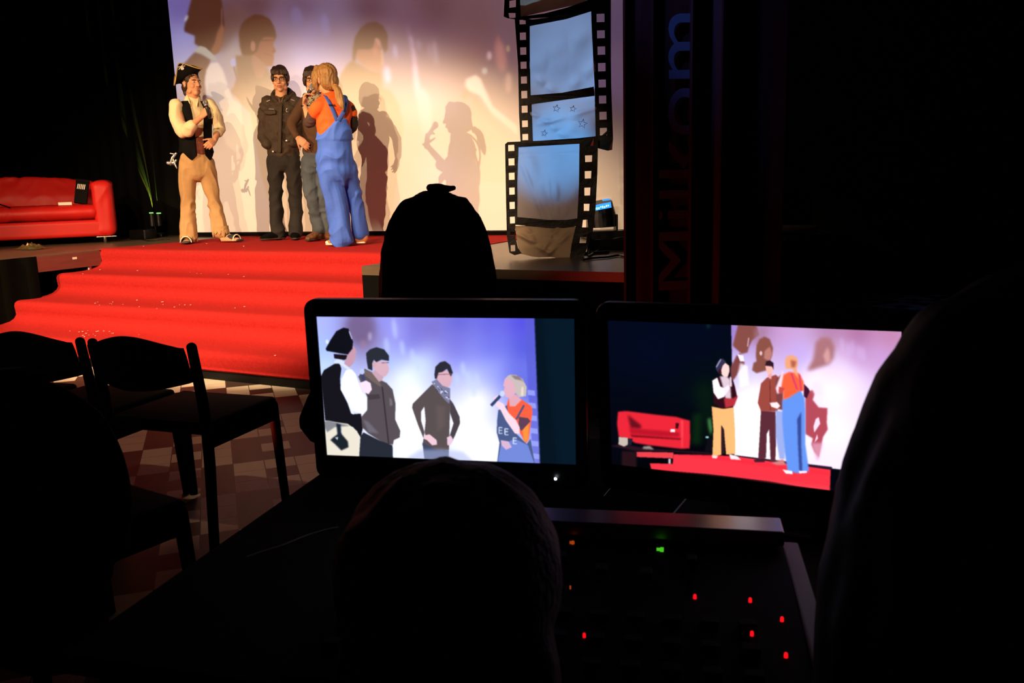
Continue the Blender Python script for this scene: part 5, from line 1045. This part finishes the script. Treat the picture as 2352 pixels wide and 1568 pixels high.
cloth_panel('film_frame', (1213, 54), (1366, 18), (1369, 205), (1215, 223), .170, M['cloth'], up_p, ((.1, .75, .4, .98, .05, .02), (.6, .95, 1, .7, .08, .02), (.3, .45, .9, .3, .12, .018), (0, .55, .6, .65, .12, .015)), .03, seed=12)
fp = cloth_panel('film_frame', (1216, 235), (1369, 216), (1371, 322), (1220, 328), .170, M['cloth'], up_p, ((.0, .25, .3, .55, .05, .02), (.15, .55, 1, .3, .06, .02), (.3, .6, .55, .9, .06, .018), (.6, .8, .75, .3, .08, .012)), .02, seed=21)
def star(cx, cy, r_, dy):
    pts = [fpt(cx+r_*(1 if k % 2 == 0 else .42)*math.sin(k*math.pi/5+.2), cy-r_*(1 if k % 2 == 0 else .42)*math.cos(k*math.pi/5+.2), dy) for k in range(10)]
    b = MB(); b.loft(pts+[pts[0]], [.0022]*11, n=5, caps='open'); b.build('star_drawing', M['ink'], fp)
star(1278, 249, 9, .140); star(1316, 250, 8, .146); star(1338, 284, 11, .148); star(1250, 306, 8, .150)
top_p = plate('film_panel', [(1160, -30), (1398, -60), (1396, -8), (1366, -2), (1358, 12), (1330, 22), (1260, 40), (1207, 44), (1196, 46), (1166, 42), (1157, 38)], .06, M['film'], fs_root, .008, [[(1170, 2), (1185, 0), (1185, 16), (1170, 18)], [(1168, 30), (1184, 30), (1184, 41), (1170, 41)], [(1194, -20), (1352, -48), (1350, 1), (1300, 18), (1250, 31), (1196, 38)]], .012, 13)
cloth_panel('film_frame', (1190, -30), (1356, -60), (1354, 4), (1192, 40), .072, M['cloth_tan'], top_p, ((.1, .9, .5, .3, .08, .02), (.6, .9, .9, .3, .08, .02)), .02, seed=31)
b = MB()
for x0, y0, x1, y1, dy in ((1372, 322, 1408, 330, .14), (1340, 318, 1364, 328, -.01)):
    pts = [fpt(x0, y0, dy), fpt(x1, y0-2, dy), fpt(x1-2, y1+14, dy+.02), fpt(x1-12, y1+16, dy+.03), fpt(x0, y1+10, dy+.01)]
    q2 = [q_+V(0, .012, 0) for q_ in pts]; n = 5
    MB().add(pts+q2, [tuple(range(5)), tuple(range(9, 4, -1))]+[(i, (i+1) % 5, 5+(i+1) % 5, 5+i) for i in range(5)]).build('foil_flap', mat('blue_foil', (.02, .03, .035), .25, spec=.8), fs_root)
# hidden pole carrying the panels
b = MB(); b.loft([fpt(1352, 585, .10), fpt(1366, 330, .20), fpt(1399, 300, .20), fpt(1399, -120, .21)], [.014, .014, .013, .012], n=10); b.loft([fpt(1352, 592, .10)*V(1, 1, 0)+V(-.15, 0, .012), fpt(1352, 592, .10)*V(1, 1, 0)+V(.15, .1, .012)], [.012, .012], n=8); b.build('support_pole', M['dmetal'], fs_root, smooth=True)

# ---- moving head lamp behind the strip
Pm = atz(1385, 549, STAGE); mh = empty('moving_head_light', (Pm[0], Pm[1]+.05, STAGE), YAW+.15, label='black moving-head stage light with a glowing blue display behind the film strip', cat='stage light')
dm = (V(Pm[0], Pm[1], 0)-EYE)@_hn; sc_ = dm/FPX
b = MB(); rounded(b, (0, .10, .035), (90*sc_, .26, .07), .012); b.build('base', M['plastic'], mh)
for sx in (-1, 1): b = MB(); rounded(b, (sx*.13, .10, .13), (.02, .10, .17), .009); b.build('yoke_arm', M['plastic'], mh)
b = MB(); b.loft([(.015, .10, .10), (.01, .10, .20), (-.005, .08, .33)], [(.115, .11), (.120, .11), (.095, .09)], n=20, caps='flat', res=3); b.build('lamp_head', M['plastic'], mh, smooth=False)
b = MB(); b.box((-.03, -.022, .292), (.17, .006, .05), ry=math.radians(-9)); b.build('display', M['led_b'], mh, label='blue lit display')
random.seed(9)
for i in range(8):
    b = MB(); b.box((-.095+i*.0175, -.0275, .275+i*.003+random.uniform(-.004, .006)), (.010, .003, random.uniform(.012, .022))); b.build('display_digit', M['led_c'], mh)
b = MB(); b.loft([(.0, .05, .347), (.06, .05, .352)], [.008, .008], n=8); b.build('lens_rim', M['led_b'], mh, label='blue lit rim')
# its blue wash on the cloth frames, two from behind
s_ = np.array(mh.location)+V(.05, .15, .42)
def fworld(q_): c, n = math.cos(YAW), math.sin(YAW); return tuple(FB+V(q_[0]*c-q_[1]*n, q_[0]*n+q_[1]*c, q_[2]))
spot('blue_wash', tuple(s_), fworld(fpt(1262, 345, 0)), (.05, .45, 1.0), 500, 23, .9, .03)
spot('blue_wash', tuple(np.array(mh.location)+V(.15, .0, .5)), fworld(fpt(1300, 120, .15)), (.25, .55, 1.0), 360, 34, .9, .03)
spot('blue_wash', (-.6, 3.8, 3.3), fworld(fpt(1290, 260, .1)), (.62, .42, 1.0), 190, 18, .9, .05)  # added lavender fill from the front, no fixture known there
for pts_, lb in ((((1352, 588), (1375, 575), (1400, 570), (1425, 562), (1440, 560)), 'black cable from the film strip foot towards the pillar'), (((1340, 596), (1365, 592), (1395, 590), (1420, 586), (1445, 590)), 'front black cable lying on the right stage deck'), (((1410, 540), (1418, 528), (1428, 526), (1440, 530)), 'looped cable hanging by the moving-head light'), (((1370, 560), (1385, 552), (1398, 556), (1412, 548), (1436, 545)), 'rear black cable beside the moving-head light')):
    cable([atz(x, y, STAGE+.010) for x, y in pts_], r=.008, label=lb)
b = MB(); Pk = atz(1400, 574, STAGE); rounded(b, (0, 0, .04), (.34, .12, .08), .03); o = b.build('cable_bag', M['black'], remesh=.012, sm=4, disp=(.02, 8, 8, 8, 3), label='black bag heaped among the cables right of the film strip', cat='bag'); o.location = (Pk[0], Pk[1], STAGE)
o.rotation_euler = (0, 0, YAW)

# ---- dark red side drape with vertical lettering at the right edge of the stage
dd_ = 4.55; pr = [(1432, .0), (1437, -.02), (1446, .05), (1458, .06), (1462, -.01), (1472, -.01), (1496, -.005), (1500, -.035), (1504, .015), (1520, .02), (1560, .03), (1580, .035), (1584, -.03), (1588, -.035), (1600, .02), (1630, .05), (1652, .02), (1656, .0), (1680, .10), (1740, .14), (1800, .16)]
def dpt(px, py, dy): return atd(px, py, dd_+dy)
vs = []; fs = []
x_at = lambda px, z, dy: None
col = []
for px, dy in pr:
    P0 = atd(px, 400, dd_+dy); col.append((P0[0], P0[1]))
b = MB()
for x, y in col: vs += [(x, y, .02), (x, y, 4.4)]
for i in range(len(col)-1): fs.append((2*i, 2*i+2, 2*i+3, 2*i+1))
drape = b.add(vs, fs).build('side_drape', M['redcur'], label='dark red vertical drape with faint lettering right of the stage', cat='drape')
# letters reading upward, on the flat fold between the two pleats
cu = bpy.data.curves.new('lettering', 'FONT'); cu.body = 'Milkom'; cu.size = 1.0; cu.extrude = .003; cu.space_character = 1.0
to_ = bpy.data.objects.new('tmp_text', cu); COL.objects.link(to_); dg = bpy.context.evaluated_depsgraph_get(); lm = bpy.data.meshes.new_from_object(to_.evaluated_get(dg)); bpy.data.objects.remove(to_)
co = np.array([v.co[:] for v in lm.vertices]); x0_, x1_ = co[:, 0].min(), co[:, 0].max(); hgt = co[:, 1].max()
A0 = atd(1592, 664, dd_+.0); A1 = atd(1592, 30, dd_+.0)
zb, zt = A0[2], A1[2]; Lp = atd(1497, 400, dd_-.004); Rp = atd(1606, 400, dd_+.03); 
new = []
for x, y, z in co:
    u = (x-x0_)/(x1_-x0_); v = y/hgt; base = Rp*(1-v)+Lp*v; nrm = V(-_hn[0], -_hn[1], 0); q_ = V(base[0], base[1], zb+(zt-zb)*u)+nrm*(.012+z); new.append(q_)
# Lp/Rp keep the letters parallel to the drape
for v_, q_ in zip(lm.vertices, new): v_.co = q_
lm.materials.clear(); lm.materials.append(M['letter']); lo_ = bpy.data.objects.new('lettering', lm); COL.objects.link(lo_); lo_.parent = drape; lo_['label'] = 'grey-blue lettering running up the drape'
spot('added_drape_fill', (-2.6, 2.4, .3), (-1.35, 4.6, 1.6), (1, .06, .03), 60, 60, .8, .1)  # added red fill to lift the drape out of the dark
spot('blue_wash', (-1.9, 3.2, 3.2), (-1.25, 4.5, 2.2), (.12, .25, 1.0), 75, 32, .9, .05)

# ------------------------------------------------------------------ control desk
ta = math.radians(11.4); TX = V(math.cos(ta), math.sin(ta), 0); TY = V(-math.sin(ta), math.cos(ta), 0); T0 = V(-1.02, .66, 0)
tb_ = empty('control_desk', T0, ta, label='black control desk in the foreground carrying both monitors', cat='table')
MB().box((.95, .54, .685), (1.9, 1.08, .028), bev=.004).build('table_top', M['table'], tb_)
for x in (.05, 1.85):
    for y in (.05, 1.03): MB().box((x, y, .335), (.04, .04, .67)).build('leg', M['dmetal'], tb_)
MB().box((.95, 1.03, .45), (1.76, .012, .40)).build('modesty_panel', M['black'], tb_)
ma = math.radians(15.7); MX = V(math.cos(ma), math.sin(ma), 0); MY = V(-math.sin(ma), math.cos(ma), 0); mr = V(-.193, 1.235, .70)
mx = empty('mixing_desk', mr, ma, label='dark video mixing desk with red lit buttons in front of the right monitor', cat='mixing desk')
def mloc(P_): d = np.asarray(P_)-mr; return V(d@MX, d@MY, d[2])
W_ = .60
MB().add([(-W_, -.40, .0), (0, -.40, .0), (0, .02, .0), (-W_, .02, .0), (-W_, -.40, .045), (0, -.40, .045), (0, .02, .075), (-W_, .02, .075)], [(0, 3, 2, 1), (4, 5, 6, 7), (0, 1, 5, 4), (1, 2, 6, 5), (2, 3, 7, 6), (3, 0, 4, 7)]).build('housing', M['console'], mx)
zp = lambda y: .045+(y+.40)/.42*.03
MB().box((-W_/2, -.012, .088), (W_, .055, .022), bev=.003).build('rear_bridge', M['silverpanel'], mx, label='brushed metal rear strip')
MB().box((.014, -.19, .03), (.026, .42, .06), bev=.004).build('side_cheek', M['consoleside'], mx)
random.seed(3); ks = MB()
def pan(px, py):
    # point on the sloping panel under a photo pixel
    n = np.cross(MX, MY*.42+V(0, 0, .03)); n /= np.linalg.norm(n); return mloc(atplane(px, py, mr+MX*-.1+MY*-.40+V(0, 0, .045), n))
for px, py, m_, r_ in ((1596, 1374, 'led_r', .0030), (1723, 1382, 'led_r', .0030), (1796, 1426, 'led_r', .0030), (1727, 1459, 'led_r', .0030), (1805, 1509, 'led_r', .0032), (1342, 1463, 'led_r', .0026), (1310, 1352, 'led_o', .0014)):
    q_ = pan(px, py); b = MB(); b.loft([q_+V(0, 0, -.004), q_+V(0, 0, .004)], [r_*.8, r_*.7], n=10); b.build('lit_button', M[m_], mx, smooth=True, label='red lit button')
q_ = pan(1517, 1266); b = MB(); b.box(q_+V(.002, 0, .003), (.005, .007, .004)); b.box(q_+V(-.003, 0, .003), (.005, .002, .004)); b.build('lit_button', M['led_g'], mx, label='green lit indicator')
q_ = pan(1314, 1250); b = MB(); b.box(q_+V(0, 0, .003), (.007, .002, .004)); b.box(q_+V(.001, 0, .003), (.002, .006, .004)); b.build('lit_button', M['led_o'], mx, label='orange lit indicator')
for r_ in range(3):
    for k in range(12):
        y = -.34+.05*r_; MB().box((-.56+k*.045, y, zp(y)+.004), (.022, .016, .010), bev=.002).build('button', M['console'], mx)
for k in range(8):
    y = -.12; MB().box((-.55+k*.06, y, zp(y)+.002), (.004, .09, .002)).build('fader_slot', M['black'], mx); MB().box((-.55+k*.06, y+random.uniform(-.03, .03), zp(y)+.010), (.016, .022, .014), bev=.003).build('fader_knob', M['console'], mx)
# lead on the left of the desk
cable([atz(x, y, .708) for x, y in ((566, 1280), (600, 1268), (650, 1252), (700, 1232), (745, 1218), (775, 1212))], r=.0022, mat_='consoleside', label='thin cable lying across the left end of the control desk')
cable([atz(x, y, .706) for x, y in ((1388, 1140), (1396, 1130), (1405, 1121), (1412, 1117))], r=.0018, mat_='silverpanel', label='short cable end between the two monitors')
b = MB(); q_ = atplane(1279, 1097, V(*Q1[:3]), V(-math.sin(Q1[3]), math.cos(Q1[3]), 0)); o = [o for o in bpy.data.objects if o.name == 'monitor'][0]
b.ell(q_-V(*o.location)-V(0, .006, 0), (.0026, .002, .0026)); b.build('power_light', M['led_w'], o, smooth=True, label='white power light')

# ------------------------------------------------------------------ chairs
def make_chair():
    r = empty('chair', (0, 0, 0))
    hw = .225
    for sx in (-1, 1):
        b = MB(); b.loft([(sx*hw, -.02, 0), (sx*hw, .0, .44), (sx*(hw-.002), -.035, .755)], [(.018, .020), (.020, .022), (.019, .017)], n=12, res=3); b.build('back_leg', M['chair'], r, smooth=True)
        b = MB(); b.loft([(sx*(hw+.01), .425, 0), (sx*hw, .40, .435)], [(.017, .017), (.021, .021)], n=12); b.build('front_leg', M['chair'], r, smooth=True)
    vs = []; fs = []; n = 24
    for lay in (0, 1):
        for j in range(9):
            v = j/8
            for i in range(n+1):
                u = i/n*2-1; top = .755+.045*math.cos(u*1.5)**1.5*(1 if abs(u) < .86 else .6); bot = .625-.028*math.cos(u*1.6)
                z = bot+(top-bot)*v; vs.append((u*(hw-.018), -.030-.055*math.cos(u*1.45)+(.014 if lay else -.014)*(1-.3*abs(2*v-1)**3)-.03*v, z))
    for lay in (0, 1):
        for j in range(8):
            for i in range(n): q0 = lay*9*(n+1)+j*(n+1)+i; f_ = (q0, q0+1, q0+n+2, q0+n+1); fs.append(f_ if lay == 0 else f_[::-1])
    o1 = 9*(n+1)
    for i in range(n): fs += [(i+1, i, o1+i, o1+i+1), (8*(n+1)+i, 8*(n+1)+i+1, o1+8*(n+1)+i+1, o1+8*(n+1)+i)]
    for j in range(8):
        for i in (0, n): fs.append((j*(n+1)+i, (j+1)*(n+1)+i, o1+(j+1)*(n+1)+i, o1+j*(n+1)+i))
    MB().add(vs, fs).build('backrest', M['chair'], r, smooth=True)
    b = MB(); b.box((0, .205, .445), (.47, .44, .045), bev=.02); b.build('seat', M['chair'], r, smooth=True)
    for sx in (-1, 1): b = MB(); b.box((sx*(hw-.005), .20, .395), (.018, .38, .05)); b.build('apron', M['chair'], r)
    b = MB(); b.box((0, .40, .40), (.42, .018, .05)); b.build('apron', M['chair'], r)
    return r
def dup(root, loc, rz, label):
    r = root.copy(); COL.objects.link(r); r.location = loc; r.rotation_euler = (0, 0, rz); r['label'] = label
    for ch in list(root.children): c = ch.copy(); COL.objects.link(c); c.parent = r
    return r
ch = make_chair(); ch['category'] = 'chair'; ch['group'] = 'black chairs in front of the stage'
RZC = math.radians(7)
ch.location = (-2.575, 2.155, 0); ch.rotation_euler = (0, 0, RZC); ch['label'] = 'empty black chair in front of the steps, next to the desk'
kids = list(ch.children)
dup(ch, (-3.085, 2.10, 0), RZC, 'black chair half covered by a draped coat')
dup(ch, (-3.60, 2.02, 0), RZC, 'black chair cut off by the left edge of the picture')
Pw = atd(1000, 800, 2.16); dup(ch, (Pw[0], Pw[1], 0), YAW, 'black chair of the long-haired spectator behind the left monitor')
# coat over the chair at the far left
b = MB()
def cp(px, py, d): return atd(px, py, d)
Bc = atd(60, 880, 1.95)
ct = empty('coat', (Bc[0], Bc[1], 0), 0, label='dark coat with grey lining hanging over a chair at the left edge', cat='coat')
def cl(px, py, d): return cp(px, py, d)-V(Bc[0], Bc[1], 0)
b.loft([cl(-40, 925, 1.95), cl(95, 925, 1.95), cl(160, 995, 1.95), cl(195, 1120, 1.95), cl(205, 1250, 1.97)], [(.05, .05), (.055, .06), (.06, .09), (.065, .10), (.06, .10)], side=V(.7, -.7, 0), res=4); b.loft([cl(-60, 990, 1.98), cl(20, 1040, 1.98), cl(60, 1200, 1.98), cl(70, 1420, 1.98)], [(.15, .08), (.22, .10), (.25, .12), (.24, .12)], side=V(1, 0, 0), res=3)
b.build('coat_body', M['black'], ct, remesh=.02, sm=6, disp=(.02, 4, 4, 4, 3))
pts = [cl(-30, 850, 1.76), cl(30, 848, 1.76), cl(88, 860, 1.76), cl(62, 905, 1.76), cl(12, 950, 1.76), cl(5, 938, 1.76), cl(-30, 900, 1.76)]; q2 = [q_+V(.0, .03, 0) for q_ in pts]; n = 7
MB().add(pts+q2, [tuple(range(7)), tuple(range(13, 6, -1))]+[(i, (i+1) % 7, 7+(i+1) % 7, 7+i) for i in range(7)]).build('lining', M['coatgrey'], ct, label='dark grey lining')
dup(ch, (Bc[0]-.22, Bc[1]-.02, 0), RZC-.25, 'black chair under the dark coat at the left edge')

# ------------------------------------------------------------------ spectators and operators (silhouettes)
def seated(head_c, label, face=0, hair_long=False, scale=1.0, elbow=0, fat=1.0, hips=None, hair_m='hair_black', legs=True):
    hc = np.array(head_c, float); R_ = head_rot(face); f_ = R_@V(0, -1, 0); s_ = R_@V(1, 0, 0)
    base = V(hc[0], hc[1], 0)-f_*.04
    r = empty('person', base, 0, label=label, cat='person'); L = lambda v: v-base
    H = L(hc); b = MB(); add_head(b, H, R_, scale)
    sz = H[2]-.25*scale; hz = .50
    limb(b, [H+V(0, 0, -.16)-f_*.01, V(0, 0, sz-.04)-f_*.02, V(0, 0, (sz+hz)/2)-f_*.05, V(0, 0, hz+.08)-f_*.06], [(.07, .06), (.165, .10), (.14, .11), (.16, .12)], s_)
    for sx in (-1, 1):
        sh = V(0, 0, sz-.02)+s_*sx*.175-f_*.02; ex = elbow if sx == 1 else 0; el = sh+V(0, 0, -.27+.05*(ex > 0))+f_*.05+s_*sx*(.04+ex); wr = el+f_*.21+V(0, 0, .03)-s_*sx*(.05+ex*.6)
        b.ell(sh, (.052, .052, .052)); limb(b, [sh, el, wr], [.05, .042, .028])
        add_hand(b, wr, f_+V(0, 0, -.1), V(0, 0, -1), sx, (.2, .3, .3), .95)
        hp = V(0, 0, hz)+s_*sx*.09-f_*.04; kn = hp+f_*.40+s_*sx*.04; an = V(kn[0], kn[1], .09)-f_*.02
        limb(b, [hp, kn], [.085, .06]); limb(b, [kn, an], [.058, .040]); b.loft([an-f_*.03, an+V(0, 0, -.05)+f_*.06, an+V(0, 0, -.065)+f_*.16], [(.04, .04), (.042, .032), (.038, .018)], side=s_, n=12)
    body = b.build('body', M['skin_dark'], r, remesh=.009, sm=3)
    b = MB()
    limb(b, [V(0, 0, sz+.035)-f_*.02, V(0, 0, sz-.04)-f_*.02, V(0, 0, (sz+hz)/2)-f_*.05, V(0, 0, hz+.02)-f_*.06], [(.10, .085), (.195, .13), (.17, .14), (.185, .15)], s_)
    for sx in (-1, 1):
        sh = V(0, 0, sz-.02)+s_*sx*.175-f_*.02; ex = elbow if sx == 1 else 0; el = sh+V(0, 0, -.27+.05*(ex > 0))+f_*.05+s_*sx*(.04+ex); wr = el+f_*.19+V(0, 0, .03)-s_*sx*(.05+ex*.6)
        b.ell(sh, (.07, .07, .07)); limb(b, [sh, el, wr], [.066, .058, .042])
    b.build('sweater', M['black'], r, remesh=.011, sm=4, disp=(.01, 8, 8, 8, 3))
    b = MB(); T = lambda x, y, z: H+R_@(V(x, y, z)*scale)
    b.ell(T(0, .020, .045), V(.094*fat, .112, .094)*scale, R_); b.ell(T(0, .06, -.03), V(.090*fat, .065, .095)*scale, R_)
    if hair_long:
        for a in range(-5, 6):
            th = math.radians(a*19); x, y = .100*math.sin(th), .03+.085*math.cos(th)
            b.loft([T(x*.7, y*.6, .09), T(x*1.02, y, .02), T(x*1.20, y*1.1, -.10), T(x*1.35, y*1.1, -.22)], [.028, .034, .038, .030], res=3, n=10)
    hr = b.build('hair', M[hair_m], r, remesh=.008, sm=3, disp=(.005, 30, 30, 8, 2))
    return r, hr, T, body, H, R_
Hw = atd(1004, 556, 2.30); r_, hr_, T, body, H, R_ = seated(Hw, 'long-haired person with a bow-shaped hair clip, silhouetted from behind above the left monitor', face=180+math.degrees(YAW), hair_long=True, elbow=.13)
b = MB(); q_ = atd(1018, 434, 2.27)-V(*r_.location)
b.loft([q_+V(-.030, -.015, .004), q_+V(-.012, -.006, .002), q_+V(.006, .003, .0), q_+V(.024, .012, .002)], [(.010, .012), (.013, .014), (.010, .012), (.006, .006)], side=V(0, 0, 1), n=12, res=3); b.loft([q_+V(0, 0, 0), q_+V(.01, .0, -.03)], [.010, .012]); b.build('hair_clip', M['plastic'], hr_, smooth=True)
M['hair_op'] = mat('operator_hair', (.022, .017, .016), .7, spec=.35, sheen=.3, bump=.4, bump_scale=120)
Hn = atd(1040, 1400, .68); seated(Hn, 'desk operator in front of the camera, dark back of the head below the left monitor', face=180+math.degrees(YAW), hair_m='hair_op', scale=.98, fat=1.03)
Ho = atd(2385, 1030, .60); seated(Ho, 'dark long-haired operator covering the right corner of the right monitor', face=180+math.degrees(YAW)-6, hair_m='hair_black', scale=1.0, hair_long=True)
